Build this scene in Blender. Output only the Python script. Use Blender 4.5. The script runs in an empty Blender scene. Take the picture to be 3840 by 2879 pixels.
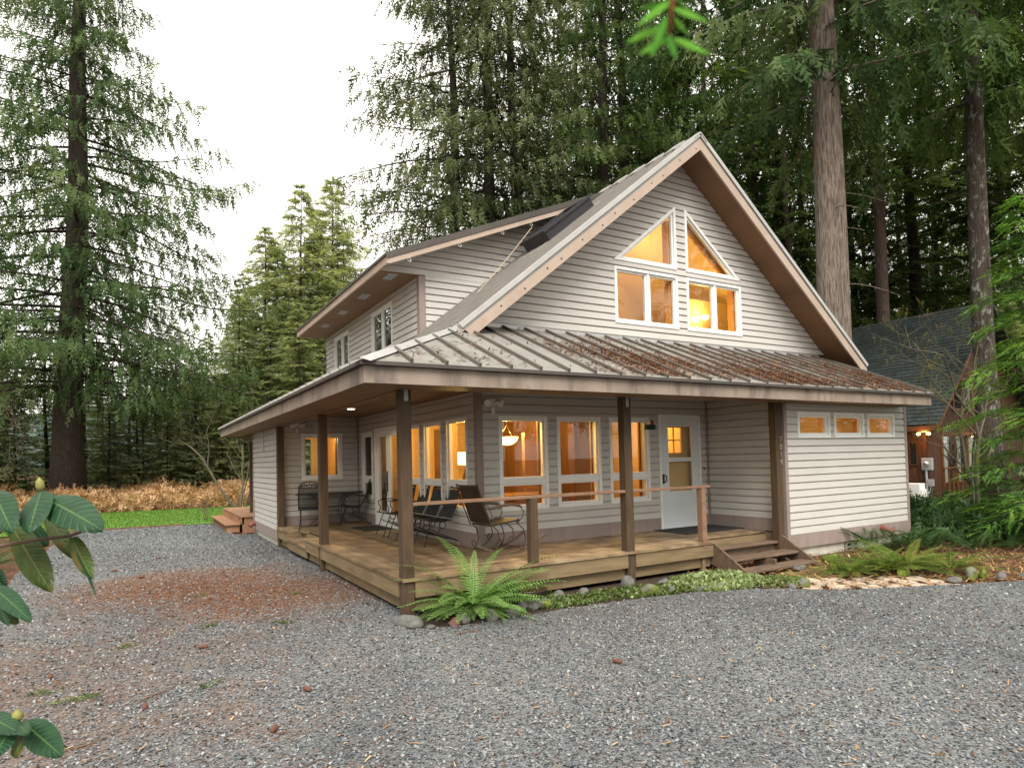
import bpy, math, random
import numpy as np
from mathutils import Vector, Matrix
R = math.radians
sc = bpy.context.scene
col = sc.collection

# ------------------------------------------------------------------ camera
cam = bpy.data.cameras.new('camera')
cam.sensor_width = 36.0
cam.lens = 36.0 * 2410.94 / 3840
cam.shift_x = -0.00915
cam.shift_y = 0.0537
cam.clip_start = 0.05
cam.clip_end = 3000
cam.dof.use_dof = True
cam.dof.focus_distance = 8.5
cam.dof.aperture_fstop = 8.0
camo = bpy.data.objects.new('camera', cam)
col.objects.link(camo)
_r = Vector((0.85886337, -0.51159917, -0.02489959))
_u = Vector((0.0053679, -0.03961965, 0.99920041))
_f = Vector((0.51217662, 0.8583103, 0.03128165))
camo.matrix_world = Matrix(((_r.x, _u.x, -_f.x, -2.635), (_r.y, _u.y, -_f.y, -7.170), (_r.z, _u.z, -_f.z, 1.802), (0, 0, 0, 1)))
sc.camera = camo

# ------------------------------------------------------------------ world, sun, exposure
SUN_EL, SUN_AZ = R(52), R(205)          # azimuth clockwise from +Y
w = bpy.data.worlds.new("World")
sc.world = w
w.use_nodes = True
nt = w.node_tree
nt.nodes.clear()
sky = nt.nodes.new('ShaderNodeTexSky')
sky.sky_type = 'NISHITA'
sky.sun_disc = False
sky.sun_elevation = SUN_EL
sky.sun_rotation = SUN_AZ
sky.air_density = 1.0
sky.dust_density = 4.0
hs = nt.nodes.new('ShaderNodeHueSaturation')
hs.inputs['Saturation'].default_value = 0.05
mxw = nt.nodes.new('ShaderNodeMix')
mxw.data_type = 'RGBA'
mxw.inputs[0].default_value = 0.65
mxw.inputs[7].default_value = (10.3, 9.95, 9.0, 1)      # even cloud layer over the clear sky
bg = nt.nodes.new('ShaderNodeBackground')
bg.inputs['Strength'].default_value = 0.075
wo = nt.nodes.new('ShaderNodeOutputWorld')
nt.links.new(sky.outputs[0], hs.inputs['Color'])
nt.links.new(hs.outputs[0], mxw.inputs[6])
nt.links.new(mxw.outputs[2], bg.inputs['Color'])
nt.links.new(bg.outputs[0], wo.inputs['Surface'])
sl = bpy.data.lights.new('sun', 'SUN')
sl.energy = 1.5
sl.angle = R(35)
sl.color = (1.0, 0.95, 0.87)
so = bpy.data.objects.new('sun', sl)
col.objects.link(so)
_d = Vector((math.sin(SUN_AZ) * math.cos(SUN_EL), math.cos(SUN_AZ) * math.cos(SUN_EL), math.sin(SUN_EL)))
so.rotation_euler = (-_d).to_track_quat('-Z', 'Y').to_euler()
so.location = _d * 60
sc.view_settings.view_transform = 'Standard'
sc.view_settings.look = 'None'
sc.view_settings.exposure = 1.58
sc.view_settings.gamma = 1.0
cy = sc.cycles
cy.max_bounces = 7
cy.diffuse_bounces = 4
cy.glossy_bounces = 3
cy.transmission_bounces = 5
cy.transparent_max_bounces = 12
cy.caustics_reflective = False
cy.caustics_refractive = False
cy.use_light_tree = True
cy.sample_clamp_indirect = 4.0

# ------------------------------------------------------------------ helpers
def link(o, parent=None):
    col.objects.link(o)
    if parent is not None:
        o.parent = parent
    return o

def tag(o, label=None, cat=None, group=None, kind=None):
    if label: o['label'] = label
    if cat: o['category'] = cat
    if group: o['group'] = group
    if kind: o['kind'] = kind
    return o

def empty(name, loc=(0, 0, 0), rz=0.0, label=None, cat=None, group=None):
    o = bpy.data.objects.new(name, None)
    o.empty_display_size = 0.2
    col.objects.link(o)
    o.location = loc
    o.rotation_euler = (0, 0, rz)
    return tag(o, label, cat, group)

def copy_tree(o, parent=None):
    c = o.copy()
    col.objects.link(c)
    if parent is not None:
        c.parent = parent
    for ch in list(o.children):
        copy_tree(ch, c)
    return c

class MB:
    def __init__(self):
        self.v = []; self.f = []
    def poly(self, pts):
        n = len(self.v)
        self.v += [tuple(p) for p in pts]
        self.f.append(tuple(range(n, n + len(pts))))
    def box(self, x0, x1, y0, y1, z0, z1):
        n = len(self.v)
        self.v += [(x0,y0,z0),(x1,y0,z0),(x1,y1,z0),(x0,y1,z0),(x0,y0,z1),(x1,y0,z1),(x1,y1,z1),(x0,y1,z1)]
        self.f += [tuple(n+i for i in q) for q in ((0,3,2,1),(4,5,6,7),(0,1,5,4),(1,2,6,5),(2,3,7,6),(3,0,4,7))]
    def hexa(self, p):      # 8 points: bottom 4, top 4
        n = len(self.v)
        self.v += [tuple(q) for q in p]
        self.f += [tuple(n+i for i in q) for q in ((0,3,2,1),(4,5,6,7),(0,1,5,4),(1,2,6,5),(2,3,7,6),(3,0,4,7))]
    def prism(self, pts, off):
        off = Vector(off); n = len(self.v); k = len(pts)
        self.v += [tuple(p) for p in pts] + [tuple(Vector(p) + off) for p in pts]
        self.f.append(tuple(range(n + k - 1, n - 1, -1)))
        self.f.append(tuple(range(n + k, n + 2 * k)))
        for i in range(k):
            j = (i + 1) % k
            self.f.append((n+i, n+j, n+k+j, n+k+i))
    def bar(self, p, q, w, h, up=(0, 0, 1)):   # rectangular bar p->q, width w sideways, h along up
        p = Vector(p); q = Vector(q); d = (q - p).normalized(); up = Vector(up)
        s = d.cross(up)
        if s.length < 1e-4: s = d.cross(Vector((1, 0, 0)))
        s.normalize(); u = s.cross(d).normalized()
        s *= w / 2; u *= h / 2
        self.hexa([p-s-u, p+s-u, q+s-u, q-s-u, p-s+u, p+s+u, q+s+u, q-s+u])
    def tube(self, pts, r, n=6, cap=True):
        pts = [Vector(p) for p in pts]
        k = len(pts)
        rr = r if isinstance(r, (list, tuple)) else [r] * k
        base = len(self.v)
        pu = None
        for i in range(k):
            d = (pts[min(i+1, k-1)] - pts[max(i-1, 0)])
            if d.length < 1e-9: d = Vector((0, 0, 1))
            d.normalize()
            if pu is None:
                a = Vector((0, 0, 1)) if abs(d.z) < .9 else Vector((1, 0, 0))
            else: a = pu
            u = (a - d * a.dot(d))
            if u.length < 1e-6: u = d.orthogonal()
            u.normalize(); pu = u
            v = d.cross(u)
            for j in range(n):
                t = 2 * math.pi * j / n
                self.v.append(tuple(pts[i] + (u * math.cos(t) + v * math.sin(t)) * rr[i]))
        for i in range(k - 1):
            for j in range(n):
                a = base + i*n + j; b = base + i*n + (j+1) % n
                self.f.append((a, b, b + n, a + n))
        if cap:
            self.f.append(tuple(base + j for j in range(n-1, -1, -1)))
            self.f.append(tuple(base + (k-1)*n + j for j in range(n)))
    def lathe(self, prof, c=(0, 0, 0), n=20, axis='z'):
        base = len(self.v); k = len(prof)
        for r, z in prof:
            for j in range(n):
                t = 2 * math.pi * j / n
                if axis == 'z': p = (c[0] + r*math.cos(t), c[1] + r*math.sin(t), c[2] + z)
                elif axis == 'x': p = (c[0] + z, c[1] + r*math.cos(t), c[2] + r*math.sin(t))
                else: p = (c[0] + r*math.cos(t), c[1] + z, c[2] + r*math.sin(t))
                self.v.append(p)
        for i in range(k - 1):
            for j in range(n):
                a = base + i*n + j; b = base + i*n + (j+1) % n
                self.f.append((a, b, b + n, a + n))
    def wbox(self, P, u0, u1, z0, z1, n0, n1):
        self.hexa([P(u0,z0,n0),P(u1,z0,n0),P(u1,z0,n1),P(u0,z0,n1),P(u0,z1,n0),P(u1,z1,n0),P(u1,z1,n1),P(u0,z1,n1)])
    def ring(self, P, outer, inner, n0, n1):
        k = len(outer)
        for i in range(k):
            j = (i + 1) % k
            a, b, c, d = outer[i], outer[j], inner[j], inner[i]
            self.poly([P(*a, n1), P(*b, n1), P(*c, n1), P(*d, n1)])
            self.poly([P(*a, n0), P(*b, n0), P(*b, n1), P(*a, n1)])
            self.poly([P(*d, n1), P(*c, n1), P(*c, n0), P(*d, n0)])
    def obj(self, name, m, parent=None, smooth=False, bevel=0.0):
        me = bpy.data.meshes.new(name)
        me.from_pydata(self.v, [], self.f)
        me.materials.append(m)
        if smooth:
            for p in me.polygons: p.use_smooth = True
        me.update()
        o = bpy.data.objects.new(name, me)
        link(o, parent)
        if bevel:
            b = o.modifiers.new('bevel', 'BEVEL'); b.width = bevel; b.segments = 1; b.limit_method = 'ANGLE'
        return o

def obj_parts(mb, name, m, parent):
    n = len(mb.v); par = list(range(n))
    def find(i):
        while par[i] != i: par[i] = par[par[i]]; i = par[i]
        return i
    for f in mb.f:
        r_ = find(f[0])
        for q in f[1:]: par[find(q)] = r_
    groups = {}
    for f in mb.f: groups.setdefault(find(f[0]), []).append(f)
    for fs in groups.values():
        ids = sorted({i for f in fs for i in f}); mp = {g: k for k, g in enumerate(ids)}
        m1 = MB(); m1.v = [mb.v[i] for i in ids]; m1.f = [tuple(mp[i] for i in f) for f in fs]
        m1.obj(name, m, parent)

def mesh_np(name, V, F, m, tint=None, smooth=False):
    V = np.asarray(V, np.float32); F = np.asarray(F, np.int32)
    me = bpy.data.meshes.new(name)
    me.vertices.add(len(V)); me.vertices.foreach_set('co', V.ravel())
    k = F.shape[1]
    me.loops.add(F.size); me.loops.foreach_set('vertex_index', F.ravel())
    me.polygons.add(len(F))
    me.polygons.foreach_set('loop_start', np.arange(0, F.size, k, dtype=np.int32))
    me.polygons.foreach_set('loop_total', np.full(len(F), k, np.int32))
    if smooth: me.polygons.foreach_set('use_smooth', np.ones(len(F), bool))
    me.update(calc_edges=True)
    if tint is not None:
        a = me.attributes.new('tint', 'FLOAT', 'POINT')
        a.data.foreach_set('value', np.asarray(tint, np.float32))
    me.materials.append(m)
    return me

def new_obj(name, me, parent=None):
    return link(bpy.data.objects.new(name, me), parent)

# ------------------------------------------------------------------ materials
def _mk(name):
    m = bpy.data.materials.new(name); m.use_nodes = True
    t = m.node_tree; t.nodes.clear()
    out = t.nodes.new('ShaderNodeOutputMaterial')
    return m, t, out
def _ramp(t, stops):
    r = t.nodes.new('ShaderNodeValToRGB')
    e = r.color_ramp.elements
    while len(e) < len(stops): e.new(0.5)
    for i, (p, c) in enumerate(stops):
        e[i].position = p; e[i].color = (*c, 1)
    return r
def _coord(t, stretch=(1, 1, 1), rot=(0, 0, 0)):
    tc = t.nodes.new('ShaderNodeTexCoord'); mp = t.nodes.new('ShaderNodeMapping')
    mp.inputs['Scale'].default_value = stretch
    mp.inputs['Rotation'].default_value = rot
    t.links.new(tc.outputs['Object'], mp.inputs['Vector'])
    return mp
def _noise(t, mp, scale, detail=5, rough=.6, dist=0.0):
    n = t.nodes.new('ShaderNodeTexNoise')
    n.inputs['Scale'].default_value = scale; n.inputs['Detail'].default_value = detail
    n.inputs['Roughness'].default_value = rough; n.inputs['Distortion'].default_value = dist
    if mp is not None: t.links.new(mp.outputs[0], n.inputs['Vector'])
    return n
def _mix(t, fac, a, b, mode='MIX'):
    x = t.nodes.new('ShaderNodeMix'); x.data_type = 'RGBA'; x.blend_type = mode
    for sock, val in ((x.inputs[0], fac), (x.inputs[6], a), (x.inputs[7], b)):
        if hasattr(val, 'is_linked') or hasattr(val, 'links'): t.links.new(val, sock)
        elif isinstance(val, (int, float)): sock.default_value = val
        else: sock.default_value = (*val, 1)
    return x.outputs[2]
def _math(t, op, a, b=0.0):
    x = t.nodes.new('ShaderNodeMath'); x.operation = op
    for i, val in enumerate((a, b)):
        if hasattr(val, 'links'): t.links.new(val, x.inputs[i])
        else: x.inputs[i].default_value = val
    return x.outputs[0]

def mat(name, stops, scale=6, stretch=(1, 1, 1), rough=.7, bump=0.0, bscale=None, bstretch=None, island=0.0,
        stain=None, spec=.35, metal=0.0, detail=6, bdist=.01, lo=.3, hi=.7):
    """stops: 1-3 colours spread by noise; stain = (colour, scale, stretch, threshold, amount)."""
    m, t, out = _mk(name)
    b = t.nodes.new('ShaderNodeBsdfPrincipled')
    b.inputs['Roughness'].default_value = rough
    b.inputs['Specular IOR Level'].default_value = spec
    b.inputs['Metallic'].default_value = metal
    mp = _coord(t, stretch)
    n = _noise(t, mp, scale, detail)
    if len(stops) == 1: stops = [tuple(c * .9 for c in stops[0]), tuple(c * 1.1 for c in stops[0])]
    k = len(stops)
    r = _ramp(t, [(lo + (hi - lo) * i / (k - 1), c) for i, c in enumerate(stops)])
    t.links.new(n.outputs[0], r.inputs[0])
    c = r.outputs[0]
    if stain:
        sc_, ss, st, th, am = stain
        n2 = _noise(t, _coord(t, st), ss, 5, .65)
        rr = _ramp(t, [(th, (0, 0, 0)), (min(th + .16, 1), (am, am, am))])
        t.links.new(n2.outputs[0], rr.inputs[0])
        c = _mix(t, rr.outputs[0], c, sc_)
    if island:
        g = t.nodes.new('ShaderNodeNewGeometry')
        v = _math(t, 'MULTIPLY_ADD', g.outputs['Random Per Island'], 2 * island)
        v.node.inputs[2].default_value = 1 - island
        cc = t.nodes.new('ShaderNodeCombineColor')
        for i in range(3): t.links.new(v, cc.inputs[i])
        c = _mix(t, 1.0, c, cc.outputs[0], 'MULTIPLY')
    t.links.new(c, b.inputs['Base Color'])
    if bump:
        nb = _noise(t, _coord(t, bstretch or stretch), bscale or scale * 3, 5, .6)
        bp = t.nodes.new('ShaderNodeBump')
        bp.inputs['Strength'].default_value = bump; bp.inputs['Distance'].default_value = bdist
        t.links.new(nb.outputs[0], bp.inputs['Height'])
        t.links.new(bp.outputs[0], b.inputs['Normal'])
    t.links.new(b.outputs[0], out.inputs[0])
    return m

def foliage(name, stops, trans=.3, gloss=0.0, rough=.4):
    m, t, out = _mk(name)
    at = t.nodes.new('ShaderNodeAttribute'); at.attribute_name = 'tint'
    k = len(stops)
    r = _ramp(t, [(i / (k - 1), c) for i, c in enumerate(stops)])
    t.links.new(at.outputs['Fac'], r.inputs[0])
    d = t.nodes.new('ShaderNodeBsdfDiffuse'); tr = t.nodes.new('ShaderNodeBsdfTranslucent')
    t.links.new(r.outputs[0], d.inputs[0])
    tc = _mix(t, 1.0, r.outputs[0], (1.1, 1.15, .6), 'MULTIPLY')
    t.links.new(tc, tr.inputs[0])
    mx = t.nodes.new('ShaderNodeMixShader'); mx.inputs[0].default_value = trans
    t.links.new(d.outputs[0], mx.inputs[1]); t.links.new(tr.outputs[0], mx.inputs[2])
    o = mx.outputs[0]
    if gloss:
        gl = t.nodes.new('ShaderNodeBsdfGlossy'); gl.inputs['Roughness'].default_value = rough
        m2 = t.nodes.new('ShaderNodeMixShader'); m2.inputs[0].default_value = gloss
        t.links.new(o, m2.inputs[1]); t.links.new(gl.outputs[0], m2.inputs[2]); o = m2.outputs[0]
    t.links.new(o, out.inputs[0])
    return m

def emit(name, c, s):
    m, t, out = _mk(name)
    e = t.nodes.new('ShaderNodeEmission'); e.inputs[0].default_value = (*c, 1); e.inputs[1].default_value = s
    t.links.new(e.outputs[0], out.inputs[0])
    return m

def glassmat(name, tint=(1, 1, 1), refl=1.0, rough=0.0):
    m, t, out = _mk(name)
    fr = t.nodes.new('ShaderNodeFresnel'); ge = t.nodes.new('ShaderNodeNewGeometry')
    ior = _math(t, 'MULTIPLY_ADD', ge.outputs['Backfacing'], 1 / 1.52 - 1.52); ior.node.inputs[2].default_value = 1.52   # same pane from either side
    t.links.new(ior, fr.inputs[0])
    tr = t.nodes.new('ShaderNodeBsdfTransparent'); tr.inputs[0].default_value = (*tint, 1)
    gl = t.nodes.new('ShaderNodeBsdfGlossy'); gl.inputs['Roughness'].default_value = rough
    f = _math(t, 'MULTIPLY', fr.outputs[0], refl)
    mx = t.nodes.new('ShaderNodeMixShader')
    t.links.new(f, mx.inputs[0]); t.links.new(tr.outputs[0], mx.inputs[1]); t.links.new(gl.outputs[0], mx.inputs[2])
    t.links.new(mx.outputs[0], out.inputs[0])
    return m

M = {}
M['siding'] = mat('siding', [(.482, .462, .435), (.53, .508, .48)], 2, (.5, .5, 1.5), .5, stain=((.40, .375, .345), 1.3, (.5, .5, 3), .60, .4))
M['trim'] = mat('trim', [(.235, .185, .165), (.29, .235, .21)], 4, (2, 2, .4), .65, stain=((.18, .14, .125), 3, (1, 1, .6), .6, .6), bump=.1)
M['white'] = mat('white_vinyl', [(.74, .74, .72), (.80, .80, .78)], 3, rough=.4)
M['door_white'] = mat('door_white', [(.62, .66, .68), (.68, .72, .74)], 2, rough=.4)
M['fascia'] = mat('fascia', [(.205, .158, .125), (.30, .24, .195)], 2.2, (1.2, 1.2, .25), .75,
                  stain=((.10, .082, .07), 3.1, (1, 1, .30), .50, .8), bump=.15, bscale=12)
M['rake'] = mat('rake_board', [(.34, .26, .205), (.42, .33, .27)], 2.4, (1, 1, 1), .75, stain=((.17, .12, .10), 2.1, (1, 1, 1.4), .62, .75), bump=.15)
M['soffit'] = mat('soffit_ply', [(.135, .072, .034), (.20, .112, .054)], 2.0, (1, .35, 1), .6, stain=((.085, .045, .022), 1.2, (1, 1, 1), .6, .5))
M['post'] = mat('post_wood', [(.045, .027, .015), (.095, .06, .032)], 9, (3, 3, .25), .7, stain=((.09, .055, .035), 5, (2, 2, .4), .58, .7), bump=.2)
M['beam'] = mat('beam_wood', [(.14, .085, .055), (.20, .135, .095)], 6, (.5, .5, 3), .75, bump=.2)
M['deck'] = mat('deck_wood', [(.125, .083, .046), (.235, .165, .095), (.34, .25, .155)], 3.2, (1.2, 1.2, 1.2), .48, island=.28, stain=((.085, .055, .034), 1.7, (1, 1, 1), .52, .85), bump=.3, bscale=20)
M['rim'] = mat('rim_wood', [(.14, .098, .052), (.235, .17, .092)], 3, (.6, .6, 4), .75, stain=((.13, .10, .06), 2.4, (.7, .7, 2.5), .54, .6), bump=.25, bscale=14)
M['rail'] = mat('rail_wood', [(.17, .095, .058), (.26, .155, .10)], 5, (.6, 3, 3), .6, stain=((.12, .06, .04), 3, (1, 2, 2), .56, .6))
M['step'] = mat('step_wood', [(.095, .062, .042), (.185, .125, .085)], 5, (.5, 5, 5), .65, stain=((.07, .045, .03), 3, (1, 3, 3), .52, .7), bump=.3)
M['backdeck'] = mat('back_deck_wood', [(.23, .12, .065), (.32, .175, .10)], 4, (4, .5, 1), .6, island=.12)
M['metal'] = mat('roof_metal', [(.20, .192, .175), (.27, .262, .24)], 1.2, (1, 1, 1), .5, stain=((.17, .13, .10), 1.7, (1, .5, 1), .52, .7), spec=.35, metal=.1)
M['metal_main'] = mat('roof_metal_main', [(.31, .295, .275), (.37, .355, .33)], 1.0, (.4, 1, .4), .45, stain=((.19, .165, .145), 1.5, (.3, 1, .3), .58, .5), metal=.25)
M['rake_trim'] = mat('rake_edge_metal', [(.40, .39, .375), (.46, .45, .435)], 2, rough=.45, metal=.3)
M['sky_frame'] = mat('skylight_frame', [(.022, .020, .024), (.035, .032, .038)], 3, rough=.4)
M['seam_main'] = mat('main_roof_seam', [(.19, .175, .16), (.24, .22, .20)], 3, rough=.45, metal=.3)
M['seam'] = mat('roof_seam', [(.115, .098, .085), (.16, .138, .12)], 3, rough=.45, metal=.3)
M['metal_dark'] = mat('roof_edge_metal', [(.06, .052, .046), (.085, .073, .064)], 3, rough=.55, metal=.1)
M['flash'] = mat('flashing', [(.42, .415, .40), (.50, .49, .48)], 3, rough=.35, metal=.4)
M['concrete'] = mat('concrete', [(.42, .40, .34), (.56, .54, .47)], 3, (1, 1, 1), .9, stain=((.28, .27, .22), 4, (1, 1, .5), .58, .7), bump=.3)
M['black'] = mat('black_iron', [(.012, .012, .013), (.03, .03, .03)], 8, rough=.4)
M['brown_iron'] = mat('rusty_iron', [(.05, .03, .02), (.085, .05, .032)], 8, rough=.5)
M['rubber'] = mat('black_mat', [(.012, .012, .013), (.035, .033, .032)], 60, rough=.9, bump=.4)
M['maroon'] = mat('maroon_pipe', [(.17, .05, .045), (.23, .075, .065)], 5, rough=.5)
M['grey'] = mat('grey_metal', [(.33, .35, .37), (.42, .44, .46)], 6, rough=.45, metal=.3)
M['interior'] = mat('interior_wall', [(.60, .40, .18), (.66, .46, .22)], 1.5, rough=.8)
M['interior_dark'] = mat('interior_wood', [(.15, .075, .025), (.26, .13, .045)], 3, (3, 3, .4), .5)
M['interior_up'] = mat('interior_upper', [(.70, .52, .24), (.76, .58, .29)], 1.5, rough=.8)
M['glass'] = glassmat('window_glass', (.95, .95, .93), 1.8)
M['glass_up'] = glassmat('window_glass_upper', (.95, .95, .93), 1.7)
M['darkglass'] = glassmat('screen_glass', (.45, .45, .45), .8)
M['shingle'] = mat('green_shingle', [(.017, .025, .024), (.034, .045, .042)], 9, (1, 1, 1), .9, island=.25, stain=((.10, .06, .045), 1.1, (1, 1, 1), .57, .7))
M['cedar_wall'] = mat('cedar_board', [(.042, .017, .008), (.082, .035, .014)], 6, (3, 3, .25), .7, island=.2, stain=((.05, .025, .013), 2, (1, 1, .4), .56, .7))
M['cedar_trim'] = mat('cedar_trim', [(.10, .038, .014), (.15, .058, .021)], 6, rough=.6)
M['bark_light'] = mat('bark_grey_brown', [(.055, .040, .031), (.20, .155, .125), (.38, .31, .255)], 5, (5, 5, .5), .9, bump=1.0, bscale=7, bstretch=(6, 6, .55), bdist=.14, stain=((.09, .10, .045), 1.5, (1, 1, .4), .60, .6), lo=.27, hi=.60)
M['bark_dark'] = mat('bark_dark', [(.014, .010, .008), (.040, .029, .023), (.07, .056, .046)], 5, (7, 7, .45), .95, bump=1.0, bscale=6, bstretch=(6, 6, .6), bdist=.05, stain=((.05, .055, .02), 1.2, (1, 1, .3), .60, .5))
M['bark_red'] = mat('bark_red_brown', [(.05, .032, .026), (.115, .08, .066), (.17, .13, .11)], 5, (7, 7, .5), .9, bump=.8, bscale=6, bstretch=(6, 6, .5), bdist=.04)
M['bark_lichen'] = mat('bark_lichen', [(.022, .016, .013), (.06, .046, .037), (.10, .08, .065)], 5, (6, 6, .6), .95, bump=1.0, bscale=6, bstretch=(6, 6, .7), bdist=.06, stain=((.34, .36, .31), 3.6, (1.8, 1.8, .9), .54, .9))
M['bark_moss'] = mat('bark_mossy', [(.06, .05, .036), (.13, .11, .085)], 8, (4, 4, .5), .95, bump=.6, stain=((.12, .13, .02), 2.5, (1, 1, .5), .50, .9))
M['twig'] = mat('twig_bark', [(.10, .065, .045), (.17, .115, .08)], 9, rough=.9)
M['cedar_leaf'] = foliage('cedar_foliage', [(.024, .046, .018), (.070, .112, .046), (.15, .195, .085)], .36)
M['cedar_leaf_warm'] = foliage('cedar_foliage_olive', [(.028, .042, .018), (.085, .11, .048), (.20, .215, .115)], .36)
M['dark_leaf'] = foliage('forest_foliage', [(.022, .045, .014), (.078, .128, .042), (.18, .235, .085)], .42)
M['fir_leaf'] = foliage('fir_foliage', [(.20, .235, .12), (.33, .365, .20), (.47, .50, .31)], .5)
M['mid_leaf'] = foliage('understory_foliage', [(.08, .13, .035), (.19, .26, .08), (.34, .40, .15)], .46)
M['hem_leaf'] = foliage('hemlock_foliage', [(.05, .12, .03), (.12, .25, .05), (.26, .42, .07)], .38)
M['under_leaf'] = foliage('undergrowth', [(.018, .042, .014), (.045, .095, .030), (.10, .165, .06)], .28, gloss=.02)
M['fern_leaf'] = foliage('fern_frond', [(.06, .13, .03), (.13, .24, .06), (.23, .36, .11)], .3, gloss=.01)
M['fern_dark'] = foliage('fern_dark', [(.045, .09, .022), (.10, .17, .036), (.26, .27, .06)], .35)
M['moss'] = mat('moss', [(.055, .075, .008), (.12, .15, .018), (.18, .21, .03)], 20, rough=.95, bump=.8, bscale=70, bdist=.02)
M['bracken'] = foliage('dead_bracken', [(.22, .11, .05), (.48, .29, .15), (.70, .50, .31)], .25)
M['grass'] = foliage('lawn_grass', [(.06, .13, .022), (.11, .20, .035), (.19, .27, .06)], .3)
M['groundleaf'] = foliage('groundcover_leaf', [(.025, .045, .010), (.12, .17, .045), (.42, .50, .26)], .3)
M['needle'] = foliage('needle_litter', [(.085, .033, .018), (.17, .065, .032), (.28, .14, .07)], .1)
M['roof_needle'] = foliage('roof_needles', [(.14, .055, .03), (.27, .115, .065), (.42, .25, .15)], .1)
def leafmat(name, dark, light, vein, blotch=None):
    m, t, out = _mk(name)
    b = t.nodes.new('ShaderNodeBsdfPrincipled'); b.inputs['Roughness'].default_value = .40; b.inputs['Specular IOR Level'].default_value = .28
    at = t.nodes.new('ShaderNodeAttribute'); at.attribute_name = 'leafuv'
    sx = t.nodes.new('ShaderNodeSeparateXYZ'); t.links.new(at.outputs['Vector'], sx.inputs[0])
    q = _math(t, 'ABSOLUTE', sx.outputs[1])
    ph = _math(t, 'SUBTRACT', _math(t, 'MULTIPLY', sx.outputs[0], 62.0), _math(t, 'MULTIPLY', q, 9.0))
    wv = _math(t, 'POWER', _math(t, 'MULTIPLY_ADD', _math(t, 'SINE', ph), .5), 5.0)
    wv.node.inputs[0].links[0].from_node.inputs[2].default_value = .5
    mid = _ramp(t, [(.02, (1, 1, 1)), (.075, (0, 0, 0))]); t.links.new(q, mid.inputs[0])
    n = _noise(t, _coord(t), 26, 5, .6)
    r = _ramp(t, [(.3, dark), (.7, light)]); t.links.new(n.outputs[0], r.inputs[0])
    g = t.nodes.new('ShaderNodeNewGeometry')
    c = _mix(t, _math(t, 'MULTIPLY', wv, .09), r.outputs[0], vein)
    c = _mix(t, _math(t, 'MULTIPLY', mid.outputs[0], .75), c, vein)
    if blotch:
        n2 = _noise(t, _coord(t), 14, 4, .6); r2 = _ramp(t, [(.56, (0, 0, 0)), (.66, (.85, .85, .85))]); t.links.new(n2.outputs[0], r2.inputs[0])
        c = _mix(t, r2.outputs[0], c, blotch)
    t.links.new(c, b.inputs['Base Color'])
    bp = t.nodes.new('ShaderNodeBump'); bp.inputs['Strength'].default_value = .4; bp.inputs['Distance'].default_value = .003; bp.invert = True
    h = _math(t, 'ADD', wv, _math(t, 'ADD', mid.outputs[0], _math(t, 'MULTIPLY', n.outputs[0], 1.2)))
    t.links.new(h, bp.inputs['Height']); t.links.new(bp.outputs[0], b.inputs['Normal'])
    tr = t.nodes.new('ShaderNodeBsdfTranslucent'); t.links.new(_mix(t, 1.0, c, (1.2, 1.6, .5), 'MULTIPLY'), tr.inputs[0])
    mx = t.nodes.new('ShaderNodeMixShader'); mx.inputs[0].default_value = .14
    t.links.new(b.outputs[0], mx.inputs[1]); t.links.new(tr.outputs[0], mx.inputs[2]); t.links.new(mx.outputs[0], out.inputs[0])
    return m
M['rhodo'] = leafmat('rhododendron_leaf', (.008, .034, .014), (.018, .062, .024), (.10, .17, .055))
M['rhodo_under'] = leafmat('rhododendron_old_leaf', (.028, .05, .008), (.055, .085, .014), (.15, .17, .04), (.12, .07, .012))
M['sprig'] = foliage('young_needles', [(.03, .10, .03), (.085, .24, .025), (.14, .33, .05)], .3)
M['rock'] = mat('rock', [(.065, .068, .064), (.155, .15, .135)], 7, rough=.85, bump=.9, island=.35, stain=((.10, .12, .015), 3, (1, 1, 1), .60, .85))
M['rock_moss'] = mat('mossy_rock', [(.10, .10, .09), (.2, .2, .18)], 6, rough=.9, bump=.6, stain=((.12, .15, .015), 2.2, (1, 1, 1), .42, .95))
M['cone'] = mat('cone_brown', [(.10, .045, .03), (.16, .07, .045)], 20, rough=.8, bump=.6)
M['stick'] = mat('stick_brown', [(.10, .055, .035), (.20, .12, .075)], 10, rough=.9)
M['amber'] = emit('amber_lamp', (1, .60, .13), 6)
M['shade'] = emit('lit_shade', (1, .60, .16), 3.0)
M['warm_white'] = emit('warm_white_lamp', (1, .85, .6), 7)
M['floodbulb'] = emit('flood_bulb', (1, .48, .10), 9)
M['skylight'] = glassmat('skylight_glass', (.05, .07, .07), 1.2)
# ------------------------------------------------------------------ house
def PF(y0): return lambda u, z, n: Vector((u, y0 - n, z))     # wall facing -Y
def PL(x0): return lambda u, z, n: Vector((x0 - n, u, z))     # wall facing -X
SK = .434
RX, RZ, MS = 6.282, 7.68, .803
def zf(y): return 2.87 + SK * (y + .66)
def zl(x): return 2.87 + SK * (x + .66)
def zm(x): return RZ - MS * abs(RX - x)
def zd(x): return 5.43 + .414 * (x - 1.10)

house = empty('house', (0, 0, 0), 0, 'two-storey cabin in beige lap siding with metal roofs and wraparound porch', 'house')

def rect_hole(u0, u1, z0, z1): return (z0, z1, (lambda z: u0), (lambda z: u1))

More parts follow.
